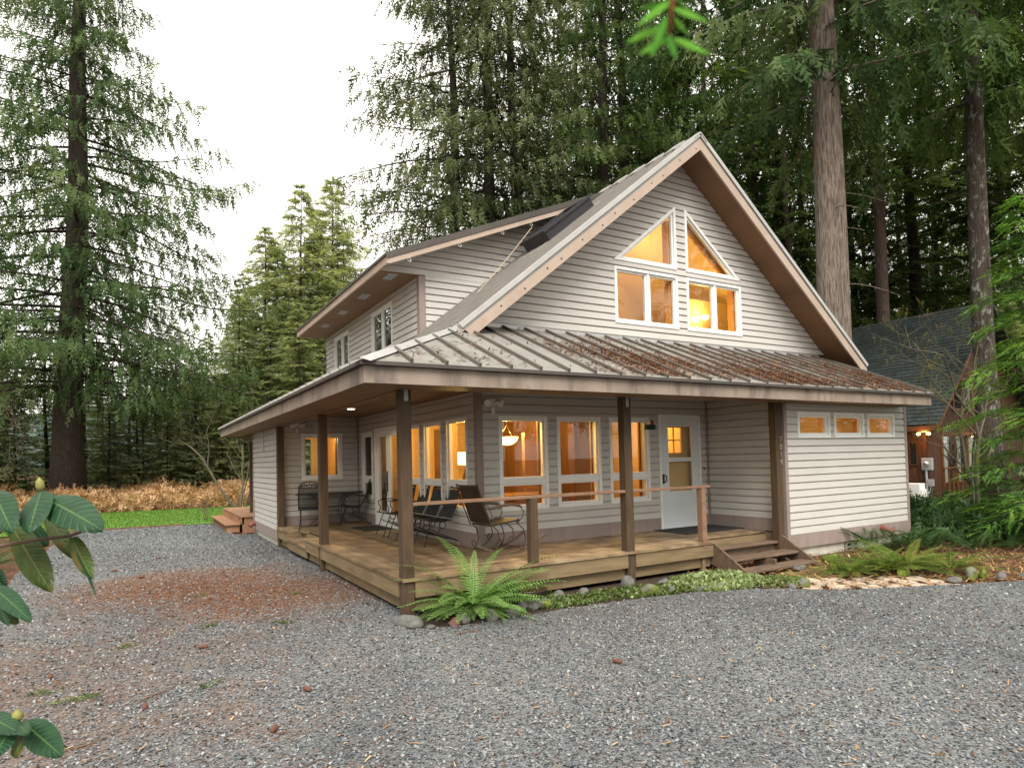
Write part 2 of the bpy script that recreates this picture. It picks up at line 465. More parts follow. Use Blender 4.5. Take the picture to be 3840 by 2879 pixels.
def siding(P, z0, z1, clip, holes, name='siding', e=.127, m=None, n0=.000, n1=.036):
    mb = MB()
    z = z0
    while z < z1 - 1e-4:
        zt = min(z + e, z1)
        br = sorted({z, zt} | {q for q in (z + .80 * e, z + .87 * e) if q < zt - .004} | {b for h in holes for b in (h[0], h[1]) if z + .002 < b < zt - .002})
        def nn(q, z=z): return float(np.interp((q - z) / e, (0, .80, .87, 1), (n1, n1 * .80, n0 + .003, n0)))
        for i in range(len(br) - 1):
            a, b = br[i], br[i+1]; mid = (a + b) / 2
            hs_ = sorted([h for h in holes if h[0] < mid < h[1]], key=lambda h: h[2](mid))
            lo_a, hi_a = clip(a); lo_b, hi_b = clip(b)
            ca, cb = lo_a, lo_b
            ivs = []
            for h in hs_:
                ivs.append((ca, max(ca, h[2](a)), cb, max(cb, h[2](b)))); ca, cb = h[3](a), h[3](b)
            ivs.append((ca, max(ca, hi_a), cb, max(cb, hi_b)))
            for l0, r0, l1, r1 in ivs:
                if r0 - l0 < .003 and r1 - l1 < .003: continue
                mb.poly([P(l0, a, nn(a)), P(r0, a, nn(a)), P(r1, b, nn(b)), P(l1, b, nn(b))])
                if i == 0: mb.poly([P(l0, a, -.002), P(r0, a, -.002), P(r0, a, nn(a)), P(l0, a, nn(a))])
        z = zt
    return mb.obj(name, m or M['siding'], house)

def const(a, b): return lambda z: (a, b)

def rect(u0, u1, z0, z1): return [(u0, z0), (u1, z0), (u1, z1), (u0, z1)]

def window(P, u0, u1, z0, z1, rails=(), mulls=(), cas=.065, glass='glass', proud=.046, depth=.06, parent=None, sashw=.04, label=None):
    parent = parent or house
    f = MB()
    f.ring(P, rect(u0, u1, z0, z1), rect(u0+cas, u1-cas, z0+cas, z1-cas), -depth, proud)
    zs = [z0 + cas] + [r for r in rails] + [z1 - cas]
    us = [u0 + cas] + [r for r in mulls] + [u1 - cas]
    for r in rails: f.wbox(P, u0+cas, u1-cas, r - .04, r + .04, -depth + .003, proud - .012)
    for r in mulls: f.wbox(P, r - .028, r + .028, z0+cas, z1-cas, -depth + .003, proud - .014)
    fo = f.obj('window', M['white'], parent)
    if label: fo['label'] = label
    s = MB(); g = MB()
    for i in range(len(zs) - 1):
        for j in range(len(us) - 1):
            a = us[j] + (.028 if j > 0 else 0); b = us[j+1] - (.028 if j < len(us) - 2 else 0)
            c = zs[i] + (.04 if i > 0 else 0); d = zs[i+1] - (.04 if i < len(zs) - 2 else 0)
            s.ring(P, rect(a+.002, b-.002, c+.002, d-.002), rect(a + sashw, b - sashw, c + sashw, d - sashw), -.045, .008)
            g.poly([P(a + sashw - .004, c + sashw - .004, -.02), P(b - sashw + .004, c + sashw - .004, -.02),
                    P(b - sashw + .004, d - sashw + .004, -.02), P(a + sashw - .004, d - sashw + .004, -.02)])
    s.obj('sash', M['white'], fo); g.obj('pane', M[glass], fo)
    return fo

def tri_window(P, pts, inset=.075):
    c = [Vector(p) for p in pts]
    def inner(off):
        out = []
        k = len(c)
        area = sum(c[i].x * c[(i+1) % k].y - c[(i+1) % k].x * c[i].y for i in range(k))
        sg = 1 if area > 0 else -1
        for i in range(k):
            p0, p1, p2 = c[i-1], c[i], c[(i+1) % k]
            d1 = (p1 - p0).normalized(); d2 = (p2 - p1).normalized()
            n1 = Vector((-d1.y, d1.x)) * sg; n2 = Vector((-d2.y, d2.x)) * sg
            a1 = p1 + n1 * off; a2 = p1 + n2 * off
            den = d1.x * d2.y - d1.y * d2.x
            t = ((a2.x - a1.x) * d2.y - (a2.y - a1.y) * d2.x) / den
            out.append(tuple(a1 + d1 * t))
        return out
    o = [tuple(p) for p in pts]
    f = MB(); f.ring(P, o, inner(.055), -.06, .046); fo = f.obj('window', M['white'], house)
    s = MB(); s.ring(P, inner(.057), inner(.09), -.045, .01); s.obj('sash', M['white'], fo)
    g = MB(); g.poly([P(a, b, -.02) for a, b in inner(.088)]); g.obj('pane', M['glass_up'], fo)
    return fo

F = PF(1.737); L = PL(1.898); XF = PF(0.0); XS = PL(6.895); EF = PF(7.965); EL = PL(.03); DS = PF(3.969)
# openings
fw = [(2.245, 3.16), (3.345, 4.262), (4.45, 5.372)]
DOOR = (5.60, 6.67)
lw = [(2.06, 2.86), (3.06, 3.87), (4.03, 4.90), (6.86, 7.66)]
FR = (5.18, 6.66)
ZD = .444
h_front = [rect_hole(a, b, .99, 2.50) for a, b in fw] + [rect_hole(DOOR[0], DOOR[1], .4, 2.57)]
h_left = [rect_hole(a, b, .99, 2.50) for a, b in lw] + [rect_hole(FR[0], FR[1], .4, 2.54)]
siding(F, .665, 2.88, const(1.96, 6.835), h_front)
siding(L, .665, 2.88, const(1.80, 7.91), h_left)
siding(EF, .65, 2.88, const(.15, 1.84), [rect_hole(.55, 1.48, 1.45, 2.505)])
siding(EL, .37, 2.66, const(7.88, 11.18), [])
rw = [(7.22, 8.145), (8.26, 9.195), (9.30, 10.215)]
siding(XF, .395, 2.66, const(6.93, 10.57), [rect_hole(a, b, 2.05, 2.507) for a, b in rw])
siding(XS, .665, 2.88, const(.12, 1.68), [])
gt = 7.50
h_gab = [rect_hole(4.67, 6.205, 4.187, 5.21), rect_hole(6.44, 7.961, 4.187, 5.21)]
T1 = [(4.66, 5.325), (6.20, 5.325), (6.20, 6.55)]
T2 = [(6.44, 5.325), (7.97, 5.325), (6.44, 6.55)]
h_gab.append((5.325, 6.55, (lambda z: 4.66 + (z - 5.325) * 1.54 / 1.225), (lambda z: 6.20)))
h_gab.append((5.325, 6.55, (lambda z: 6.44), (lambda z: 7.97 - (z - 5.325) * 1.53 / 1.225)))
siding(F, 3.97, gt, lambda z: (RX - (gt - z) / MS, RX + (gt - z) / MS), h_gab)
siding(L, 4.05, 5.30, const(4.06, 10.80), [rect_hole(5.43, 6.78, 4.17, 5.125), rect_hole(8.60, 9.93, 4.20, 5.12)])
dlo = lambda z: 1.985 if z < 5.275 else max(1.14, 1.1 + (z - 5.30) / .414)
siding(DS, 4.05, 5.275, lambda z: (1.985, max(1.985, RX - (RZ - z) / MS + .03)), [])
siding(DS, 5.275, 7.3, lambda z: (dlo(z), max(dlo(z), RX - (RZ - z) / MS + .03)), [])
# plain hidden walls (right side, back)
mb = MB()
mb.box(10.60, 10.62, .02, 1.74, .0, 2.65); mb.box(10.60, 10.62, 1.741, 12.95, 0, 3.46); mb.box(1.95, 10.6, 12.96, 12.98, .0, 4.2)
mb.prism([(1.95, 12.95, 4.2), (10.6, 12.95, 4.2), (RX, 12.95, 7.5)], (0, .02, 0))
mb.box(1.88, 1.90, 10.82, 12.95, 0, 4.0)
mb.box(.05, .6, 11.2, 11.22, .37, 2.85); mb.box(1.5, 1.88, 11.2, 11.22, .37, 2.85); mb.box(.6, 1.5, 11.2, 11.22, .37, 1.5); mb.box(.6, 1.5, 11.2, 11.22, 2.5, 2.85)
mb.obj('back_wall', M['siding'], house)
# trim boards
mb = MB()
def corner(x, y, z0, z1, sx, sy, w=.085):   # corner post trim: outside corner at x,y
    mb.box(min(x, x + sx*w), max(x, x + sx*w), min(y - .022*sy, y + sy*w), max(y - .022*sy, y + sy*w), z0, z1)
mb.box(1.858, 1.965, 1.695, 1.80, ZD, 2.88)
mb.box(6.852, 6.93, -.04, .12, .155, 2.66)
mb.box(10.57, 10.65, -.04, .1, .155, 2.66)
mb.box(-.012, .06, 11.17, 11.26, .15, 2.66)
mb.box(1.858, 1.985, 3.928, 4.06, 4.06, 5.255)
mb.box(1.858, 1.9, 10.79, 10.86, 4.1, 5.255)
mb.box(1.835, 1.9, 7.905, 7.97, ZD, 2.88)
mb.box(6.83, 6.9, 1.675, 1.74, ZD, 2.88)
# base boards
mb.wbox(F, 1.966, 5.598, ZD, .663, -.01, .046); mb.wbox(F, 6.672, 6.829, ZD, .663, -.01, .046)
mb.wbox(L, 1.802, FR[0]-.07, ZD, .663, -.01, .046); mb.wbox(L, FR[1]+.07, 7.904, ZD, .663, -.01, .046)
mb.wbox(EF, .15, 1.834, ZD, .648, -.01, .046)
mb.wbox(XF, 6.932, 10.568, .155, .393, -.01, .045)
mb.wbox(EL, 7.88, 11.168, .15, .368, -.01, .045)
mb.wbox(XS, .122, 1.674, ZD, .663, -.01, .046)
obj_parts(mb, 'trim_board', M['trim'], house)
mb = MB()
mb.box(6.95, 10.6, .01, .2, -.1, .158); mb.box(.05, .25, 7.9, 11.2, -.1, .155)
obj_parts(mb, 'foundation', M['concrete'], house)
# ground-floor windows
for i, (a, b) in enumerate(fw): window(F, a, b, .99, 2.50, rails=[1.452], cas=.055, sashw=.03)
for a, b in lw[:3]: window(L, a, b, .99, 2.50, rails=[1.43], cas=.045, sashw=.022)
window(L, *lw[3], .99, 2.50, rails=[1.43], glass='darkglass')
window(EF, .55, 1.48, 1.45, 2.505, cas=.06)
window(DS if False else L, 5.43, 6.78, 4.17, 5.125, mulls=[6.09], cas=.04, glass='darkglass')
window(L, 8.60, 9.93, 4.20, 5.12, mulls=[9.25], cas=.04, glass='darkglass')
window(F, 4.67, 6.205, 4.187, 5.21, mulls=[5.47], cas=.05, glass='glass_up')
window(F, 6.44, 7.961, 4.187, 5.21, mulls=[7.22], cas=.05, glass='glass_up')
tri_window(F, T1); tri_window(F, T2)
for a, b in rw:
    wn = window(XF, a, b, 2.05, 2.507, cas=.055, sashw=.035)
    bl = MB()
    for k in range(13):
        z = 2.13 + k * .0255
        bl.hexa([XF(a+.09, z, -.085), XF(b-.2, z, -.085), XF(b-.2, z+.008, -.065), XF(a+.09, z+.008, -.065),
                 XF(a+.09, z+.003, -.085), XF(b-.2, z+.003, -.085), XF(b-.2, z+.011, -.065), XF(a+.09, z+.011, -.065)])
    bl.obj('blind', mat('blind_slat', [(.62, .44, .20), (.7, .52, .26)], 3, rough=.6) if 'blind' not in M else M['blind'], wn)
    if 'blind' not in M: M['blind'] = bpy.data.materials['blind_slat']
# storm door
d = MB()
d.ring(F, rect(DOOR[0], DOOR[1], ZD + .005, 2.565), rect(5.655, 6.615, ZD + .012, 2.51), -.06, .047)
do = d.obj('door_frame', M['white'], house)
d = MB()
gl1 = rect(5.835, 6.455, 1.745, 2.355); gl2 = rect(5.835, 6.455, 1.12, 1.70)
d.wbox(F, 5.66, 5.835, .46, 2.505, -.03, .012); d.wbox(F, 6.455, 6.61, .46, 2.505, -.03, .012)
d.wbox(F, 5.8352, 6.4548, 2.355, 2.505, -.03, .0118); d.wbox(F, 5.8352, 6.4548, 1.70, 1.745, -.03, .0118); d.wbox(F, 5.8352, 6.4548, .46, 1.12, -.03, .0118)
dd = d.obj('door', M['door_white'], house); dd['label'] = 'white storm door with two stacked glass panes'
d = MB(); d.poly([F(*p, -.008) for p in gl1]); d.poly([F(*p, -.008) for p in gl2]); d.obj('pane', M['glass'], dd)
d = MB(); d.ring(F, rect(5.83, 6.46, 1.74, 2.36), rect(5.85, 6.44, 1.76, 2.34), .012, .022); d.ring(F, rect(5.83, 6.46, 1.115, 1.705), rect(5.85, 6.44, 1.135, 1.685), .012, .022)
d.obj('pane_frame', M['white'], dd)
d = MB(); d.wbox(F, 5.69, 5.725, 1.28, 1.46, .012, .03); d.tube([F(5.708, 1.44, .03), F(5.73, 1.43, .07), F(5.74, 1.34, .075), F(5.72, 1.31, .04)], .011); d.obj('handle', M['black'], dd)
d = MB()   # inner door with a lit six-light window
d.wbox(F, 5.67, 5.95, .46, 2.5, -.16, -.12); d.wbox(F, 6.33, 6.6, .46, 2.5, -.16, -.12); d.wbox(F, 5.95, 6.33, .46, 1.85, -.16, -.12); d.wbox(F, 5.95, 6.33, 2.33, 2.5, -.16, -.12)
d.wbox(F, 6.13, 6.15, 1.85, 2.33, -.15, -.13); d.wbox(F, 5.95, 6.33, 2.08, 2.10, -.15, -.13)
d.obj('inner_door', mat('inner_door_paint', [(.62, .42, .17), (.68, .48, .22)], 2), dd)
# french doors
d = MB()
d.ring(L, rect(FR[0] - .06, FR[1] + .06, ZD + .004, 2.55), rect(FR[0] + .01, FR[1] - .01, ZD + .02, 2.49), -.06, .042)
fr = d.obj('door_frame', M['white'], house)
for a, b, hand in ((FR[0] + .013, 5.905, False), (5.912, FR[1] - .013, True)):
    d = MB(); d.ring(L, rect(a, b, .468, 2.486), rect(a + .13, b - .13, .75, 2.36), -.045, .006)
    lf = d.obj('door', M['white'], house)
    d = MB(); d.poly([L(a+.125, .745, -.02), L(b-.125, .745, -.02), L(b-.125, 2.365, -.02), L(a+.125, 2.365, -.02)]); d.obj('pane', M['darkglass'] if not hand else M['glass'], lf)
    if hand:
        d = MB(); d.wbox(L, a + .035, a + .085, 1.18, 1.62, .006, .018); d.tube([L(a+.06, 1.35, .018), L(a+.06, 1.36, .07), L(a+.06, 1.25, .08), L(a+.06, 1.17, .06), L(a+.06, 1.12, .018)], .012); d.obj('handle', M['black'], lf)
# ------------- roofs
def slab(mb, pts, t): mb.prism(pts, (0, 0, -t))
mb = MB()
E_ = -.66
slab(mb, [(E_, E_, zf(E_)), (10.52, E_, zf(E_)), (10.52, 1.735, zf(1.735)), (1.735, 1.735, zf(1.735))], .03)
skirt = mb.obj('porch_roof', M['metal'], house)
mb = MB()
slab(mb, [(E_, E_ + .002, zl(E_)), (1.43, 1.43, zl(1.43)), (1.43, 13.0, zl(1.43)), (E_, 13.0, zl(E_))], .03)
skl = mb.obj('side_roof', M['metal_main'], house)
mb = MB()
x = -.10
while x < 10.5:
    y0 = E_ - .012; y1 = 1.72
    if x < 1.72: y1 = max(E_ + .1, x - .06)
    if y1 > y0 + .1: mb.bar((x, y0, zf(y0) + .022), (x, y1, zf(y1) + .022), .032, .045)
    x += .4125
mb.bar((10.515, E_, zf(E_) + .01), (10.515, 1.72, zf(1.72) + .01), .04, .05)
obj_parts(mb, 'seam', M['seam'], skirt)
mb = MB()
y = -.3
while y < 13:
    x1 = min(1.40, y - .06)
    if x1 > E_ + .1: mb.bar((E_ - .012, y, zl(E_ - .012) + .015), (x1, y, zl(x1) + .015), .035, .04)
    y += .4125
obj_parts(mb, 'seam', M['metal_main'], skl)
mb = MB()   # hip cap
a = Vector((E_ - .02, E_ - .02, zf(E_) + .02)); b = Vector((1.45, 1.45, zf(1.45) + .025))
n1 = Vector((1, -1, 0)).normalized() * .13; 
mb.poly([a, b, b + n1 - Vector((0, 0, .045)), a + n1 - Vector((0, 0, .045))]); mb.poly([a, b, b - n1 - Vector((0, 0, .045)), a - n1 - Vector((0, 0, .045))])
mb.bar((1.75, 1.725, 3.93), (10.5, 1.725, 3.93), .02, .085)
mb.obj('flashing', M['flash'], house)
# main roof
mb = MB()
Yb = 13.25
slab(mb, [(1.30, 1.10, zm(1.30)), (RX, 1.10, RZ), (RX, Yb, RZ), (1.30, Yb, zm(1.30))], .09)
slab(mb, [(RX, 1.10, RZ), (11.28, 1.10, zm(11.28)), (11.28, Yb, zm(11.28)), (RX, Yb, RZ)], .09)
main = mb.obj('roof', M['metal_main'], house)
mb = MB()
y = 1.30; k = 0
while y < Yb:
    lo = 1.5 if y < 3.95 or y > 10.9 else 6.0
    mb.bar((lo, y, zm(lo) + .02), (RX, y, RZ + .02), .03, .055)
    y += .235
obj_parts(mb, 'seam', M['seam_main'], main)
mb = MB()
mb.bar((1.33, 1.125, zm(1.33) + .02), (RX, 1.125, RZ + .02), .11, .07, (0, 0, 1))
mb.bar((RX, 1.125, RZ + .02), (11.28, 1.125, zm(11.28) + .02), .11, .07)
obj_parts(mb, 'rake_trim', M['rake_trim'], main)
mb = MB()
mb.hexa([(RX-.16, 1.06, RZ-.11), (RX, 1.06, RZ+.02), (RX, Yb, RZ+.02), (RX-.16, Yb, RZ-.11), (RX-.16, 1.06, RZ-.08), (RX, 1.06, RZ+.05), (RX, Yb, RZ+.05), (RX-.16, Yb, RZ-.08)])
mb.hexa([(RX, 1.06, RZ+.021), (RX+.16, 1.06, RZ-.11), (RX+.16, Yb, RZ-.11), (RX, Yb, RZ+.021), (RX, 1.06, RZ+.051), (RX+.16, 1.06, RZ-.08), (RX+.16, Yb, RZ-.08), (RX, Yb, RZ+.051)])
y = 1.6                                    # overlapping panel ends seen along the ridge
while y < 5.2:
    mb.bar((RX - .28, y, RZ - .17), (RX - .02, y, RZ + .045), .3, .03); y += .55
mb.obj('ridge_cap', M['metal_main'], main)
# rake boards and their soffit
RT = 7.595
def rk(x): return RT - MS * abs(RX - x)
mb = MB()
HB = .19
mb.prism([(1.40, 1.085, rk(1.40)), (RX, 1.085, RT), (RX, 1.085, RT - HB), (1.62, 1.085, rk(1.62) - HB + .0), (1.48, 1.085, rk(1.48) - .12)], (0, .04, 0))
mb.prism([(11.27, 1.085, rk(11.27)), (RX + .002, 1.085, RT), (RX + .002, 1.085, RT - HB), (11.27, 1.085, rk(11.27) - HB)], (0, .04, 0))
mb.obj('rake_board', M['rake'], house)
mb = MB()
for k in range(12):
    x = 2.0 + k * .37 + (k % 3) * .05
    if x < RX - .1: mb.lathe([(0, .0), (.016, 0), (.016, .014), (0, .016)], (x, 1.083, rk(x) - .08 - .03 * (k % 2)), 8, 'y')
mb.obj('bolt', M['black'], house)
mb = MB()
def so_(x): return 7.50 - MS * abs(RX - x)
slab(mb, [(1.5, 1.127, so_(1.5)), (RX, 1.127, 7.5), (RX, 1.735, 7.5), (1.5, 1.735, so_(1.5))], .02)
slab(mb, [(RX, 1.127, 7.5), (11.25, 1.127, so_(11.25)), (11.25, 1.735, so_(11.25)), (RX, 1.735, 7.5)], .02)
mb.box(10.625, 11.24, 1.736, 13, 3.46, 3.48)
mb.obj('soffit', M['soffit'], house)
mb = MB(); mb.box(11.24, 11.28, 1.13, 13.2, 3.42, 3.60)
mb.obj('fascia', M['rake'], house)
# eave fascia of the porch roofs
mb = MB()
mb.box(-.61, 10.49, -.61, -.57, 2.64, 2.823)
mb.box(-.61, -.57, -.568, 12.97, 2.64, 2.822)
mb.box(-.568, 1.8, 12.93, 12.97, 2.64, 2.82)
mb.prism([(10.45, -.569, 2.64), (10.45, -.569, 2.82), (10.45, 1.1, 3.56), (10.45, 1.1, 3.40)], (.04, 0, 0))
mb.obj('fascia', M['fascia'], house)
mb = MB()
mb.box(-.665, 10.52, -.665, -.615, 2.826, 2.866); mb.box(-.665, -.615, -.614, 13.0, 2.826, 2.866)
mb.obj('drip_edge', M['metal_dark'], house)
mb = MB()
mb.box(-.57, 10.45, -.57, -.001, 2.655, 2.667); mb.box(-.57, -.001, .0, 12.93, 2.655, 2.667); mb.box(0, 10.4, -.0005, .1, 2.668, 2.68)
mb.box(.14, 6.89, .14, 1.73, 2.872, 2.884); mb.box(.14, 1.89, 1.731, 7.96, 2.8725, 2.884)
mb.box(.0, 1.9, 11.22, 12.92, 2.70, 2.712)
mb.obj('porch_ceiling', M['soffit'], house)
mb = MB()
mb.box(.0, 6.86, .0, .12, 2.668, 2.86); mb.box(.0, .12, .121, 7.9, 2.645, 2.862); mb.box(.0, .12, 11.26, 12.9, 2.5, 2.69)
mb.obj('beam', M['beam'], house)
mb = MB(); mb.lathe([(.0, -.004), (.075, -.004), (.09, -.012), (.09, .004), (0, .004)], (.93, 5.25, 2.868), 24); ring_ = mb.obj('ceiling_lamp', M['white'], house)
mb = MB(); mb.lathe([(0, -.006), (.07, -.006)], (.93, 5.25, 2.863), 24); mb.obj('bulb', M['warm_white'], ring_)
lt = bpy.data.lights.new('porch_light', 'SPOT'); lt.energy = 9; lt.color = (1, .82, .55); lt.shadow_soft_size = .06; lt.spot_size = R(140)
lo_ = bpy.data.objects.new('porch_light', lt); col.objects.link(lo_); lo_.location = (.93, 5.25, 2.84)
# posts
mb = MB()
for (x, y, z0, z1) in ((0, 0, -.05, 2.667), (3.366, 0, -.05, 2.667), (6.66, -.02, -.05, 2.667), (0, 3.916, -.05, 2.644), (0, 7.738, -.05, 2.644), (.13, 12.75, .45, 2.50)):
    m1 = MB(); m1.box(x, x + .14, y, y + .14, z0, z1); m1.obj('porch_post', M['post'], house, bevel=.006)
mb = MB()
for x in (.05, 3.41): mb.box(x, x + .05, -.006, -.001, 2.52, 2.66)
obj_parts(mb, 'post_bracket', M['grey'], house)
# ------------- dormer
mb = MB()
slab(mb, [(1.10, 3.47, zd(1.10)), (6.15, 3.47, zd(6.15)), (6.15, 10.86, zd(6.15)), (1.10, 10.86, zd(1.10))], .03)
dorm = mb.obj('dormer_roof', M['metal_main'], house)
mb = MB()
mb.prism([(1.08, 3.455, zd(1.08) + .012), (6.0, 3.455, zd(6.0) + .012), (6.0, 3.455, zd(6.0) - .09), (1.08, 3.455, zd(1.08) - .09)], (0, .012, 0))
mb.bar((1.08, 3.5, zd(1.08) + .015), (6.0, 3.5, zd(6.0) + .015), .08, .02)
mb.box(1.065, 1.09, 3.46, 10.88, 5.395, 5.44)
y = 3.7
while y < 10.8:
    mb.bar((1.08, y, zd(1.08) + .01), (6, y, zd(6) + .01), .03, .035); y += .4
mb.obj('roof_edge', M['metal_dark'], dorm)
mb = MB(); mb.prism([(1.165, 3.469, zd(1.165) - .092), (5.6, 3.469, zd(5.6) - .092), (5.6, 3.469, zd(5.6) - .19), (1.165, 3.469, zd(1.165) - .19)], (0, .035, 0))
mb.box(1.095, 1.135, 3.47, 10.86, 5.26, 5.394)
mb.box(1.136, 1.163, 3.470, 3.504, 5.262, 5.39)
mb.obj('dormer_fascia', M['rake'], dorm)
mb = MB(); mb.box(1.136, 1.90, 3.97, 10.85, 5.262, 5.275)
dsf = mb.obj('dormer_soffit', M['soffit'], dorm)
mb = MB()
for k in range(22):   # lined underside of the front overhang
    a = 1.14 + k * .2; b = a + .195
    mb.prism([(a, 3.505, zd(a) - .13), (b, 3.505, zd(b) - .13), (b, 3.968, zd(b) - .13), (a, 3.968, zd(a) - .13)], (0, 0, .01))
mb.obj('overhang_lining', M['siding'], dorm)
for y in (4.25, 5.85, 7.45, 9.05):
    mb = MB(); mb.box(1.33, 1.50, y - .2, y + .2, 5.255, 5.261)
    for k in range(7): mb.box(1.345 + .02 * k, 1.352 + .02 * k, y - .17, y + .17, 5.250, 5.2545)
    mb.obj('soffit_vent', M['grey'], dorm)
for x, z in ((1.494, 5.368), (2.484, 5.764), (3.396, 6.135), (4.052, 6.408)):
    mb = MB(); c = Vector((x, 3.45, zd(x) - .23))
    mb.tube([c + Vector((0, 0, .06)), c + Vector((0, 0, .03))] + [c + Vector((.03 * math.sin(t), 0, .03 * math.cos(t))) for t in np.linspace(0, 5.2, 12)], .006, 5)
    mb.obj('screw_hook', M['flash'], dorm)
mb = MB()
p0 = Vector((4.06, 3.44, 6.36)); p1 = Vector((2.62, 3.2, zm(2.62) + .03))
mb.tube([p0.lerp(p1, t) - Vector((0, 0, .03 * math.sin(math.pi * t))) for t in np.linspace(0, 1, 12)], .007, 5)
mb.obj('rope', mat('rope_tan', [(.45, .33, .2), (.55, .42, .28)], 20), dorm)
# skylight
mb = MB()
def sk(x, y, h): return Vector((x, y, zm(x))) + Vector((-.626, 0, .78)) * h
x0, x1, y0, y1 = 3.95, 5.0, 2.62, 3.42
mb.hexa([sk(x0,y0,-.02), sk(x1,y0,-.02), sk(x1,y1,-.02), sk(x0,y1,-.02), sk(x0,y0,.20), sk(x1,y0,.20), sk(x1,y1,.20), sk(x0,y1,.20)])
for a, b, c, d_ in ((x0-.03, x0+.06, y0-.03, y1+.03), (x1-.06, x1+.03, y0-.03, y1+.03), (x0+.06, x1-.06, y0-.03, y0+.06), (x0+.06, x1-.06, y1-.06, y1+.03)):
    mb.hexa([sk(a,c,.201), sk(b,c,.201), sk(b,d_,.201), sk(a,d_,.201), sk(a,c,.25), sk(b,c,.25), sk(b,d_,.25), sk(a,d_,.25)])
skyl = mb.obj('skylight', M['sky_frame'], house)
mb = MB(); mb.poly([sk(x0+.055,y0+.055,.22), sk(x1-.055,y0+.055,.22), sk(x1-.055,y1-.055,.22), sk(x0+.055,y1-.055,.22)]); mb.obj('pane', M['skylight'], skyl)
mb = MB(); mb.hexa([sk(3.68,2.5,.002), sk(5.2,2.5,.002), sk(5.2,3.5,.002), sk(3.68,3.5,.002), sk(3.68,2.5,.03), sk(5.2,2.5,.03), sk(5.2,3.5,.03), sk(3.68,3.5,.03)]); mb.obj('flashing', M['metal_main'], skyl)
# ------------- porch deck
def clip_mitre(p):
    return p
dk = MB()
wB = .135
k = .915
y = .0
def board(mb, pts, t=.036): mb.prism([(a, b, ZD) for a, b in pts], (0, 0, -t))
rng = random.Random(4)
while y < 1.70:                                # front run, boards along X, mitred at the corner
    y1 = min(y + wB - .008, 1.70)
    segs = [(None, 5.085)] if y < .30 else [(None, 6.88)]
    x = None
    cuts = sorted(rng.sample([1.9, 2.6, 3.3, 4.1, 4.9, 5.7], 1))
    xs = [None] + [c for c in cuts if c < segs[0][1]] + [segs[0][1]]
    for i in range(len(xs) - 1):
        a0 = (y - .02) / k + .004 if xs[i] is None else xs[i] + .003
        a1 = (y1 - .02) / k + .004 if xs[i] is None else xs[i] + .003
        ya = y - (.03 if y == 0 else 0)
        board(dk, [(max(a0, -.03), ya), (xs[i+1], ya), (xs[i+1], y1), (max(a1, -.03), y1)])
    y += wB
x = -.03
while x < 1.86:                                # side run, boards along Y
    x1 = min(x + wB - .008, 1.865)
    cut = rng.choice([2.5, 3.2, 4.4, 5.6, 6.4])
    st = (max(x, 0) * k + .02, max(x1, 0) * k + .02)
    for a, b in (((st[0], st[1]), cut), ((cut + .004, cut + .004), 7.93)):
        if x < .30 and b > 5.05:               # notch for the side step
            if a[0] < 5.05: board(dk, [(x, a[0]), (x1, a[1]), (x1, 5.07), (x, 5.07)])
            board(dk, [(x, 6.73), (x1, 6.73), (x1, 7.86 if x < .1 else b), (x, 7.86 if x < .1 else b)])
        else:
            board(dk, [(x, a[0]), (x1, a[1]), (x1, b), (x, b)])
    x += wB
deck = dk.obj('porch_deck', M['deck'], house)
mb = MB()
zt, zb_ = ZD - .038, .215
for a, b in ((.145, 3.362), (3.51, 5.085)): mb.box(a, b, -.012, .028, zb_, zt)
mb.box(5.045, 5.085, .029, .34, zb_, zt)
for a, b in ((.145, 3.912), (4.06, 5.07), (6.73, 7.734)): mb.box(-.012, .028, a, b, zb_, zt)
mb.box(.029, .31, 5.03, 5.07, zb_, zt); mb.box(.029, .31, 6.73, 6.77, zb_, zt)
for a, b in ((.145, 3.362), (3.51, 5.085)): mb.box(a, b, .07, .11, .05, .213)
for a, b in ((.145, 3.912), (4.06, 7.734)): mb.box(.07, .11, a, b, .05, .213)
mb.box(.0, .04, 5.071, 6.729, .085, .262); mb.box(.31, .345, 5.0, 6.8, .265, ZD - .04)
mb.box(5.09, 6.86, .30, .34, .25, zt)
mb.box(1.77, 1.84, .03, .069, -.02, .213); mb.box(4.88, 4.94, .03, .069, -.02, .213)
obj_parts(mb, 'rim_board', M['rim'], deck)
mb = MB()
for i in range(2): mb.box(-.03 + i * .172, .137 + i * .172, 5.08, 6.72, .264, .30)
mb.obj('side_step', M['deck'], deck)
# railing
mb = MB(); mb.box(.142, 3.364, .005, .10, 1.283, 1.322); mb.box(3.508, 5.08, .005, .10, 1.2832, 1.3222)
rl = mb.obj('railing', M['rail'], house, bevel=.004)
mb = MB(); mb.box(1.745, 1.858, -.018, .0945, .36, 1.282); mb.obj('railing_post', M['post'], rl, bevel=.005)
mb = MB(); mb.box(4.862, 4.955, -.018, .0945, .36, 1.282); mb.obj('railing_post', M['rail'], rl, bevel=.005)
# front stairs
sto = None
for x in (5.092, 6.72):
    st = MB(); st.prism([(x, .33, .43), (x, .02, .43), (x, -.70, .0), (x, -.70, -.06), (x, -.45, -.06), (x, .33, .16)], (.038, 0, 0))
    q_ = st.obj('stringer' if sto else 'stairs', M['step'], sto or house); sto = sto or q_
for (yn, z) in ((.015, .312), (-.345, .182), (-.675, .055)):
    mb = MB(); mb.box(5.132, 6.718, yn, yn + .30, z - .038, z); mb.obj('tread', M['step'], sto, bevel=.006)
mb = MB(); mb.box(5.132, 6.718, .09, .115, .13, .27); mb.box(5.9, 5.95, -.5, -.1, -.03, .14); mb.obj('riser', M['step'], sto)
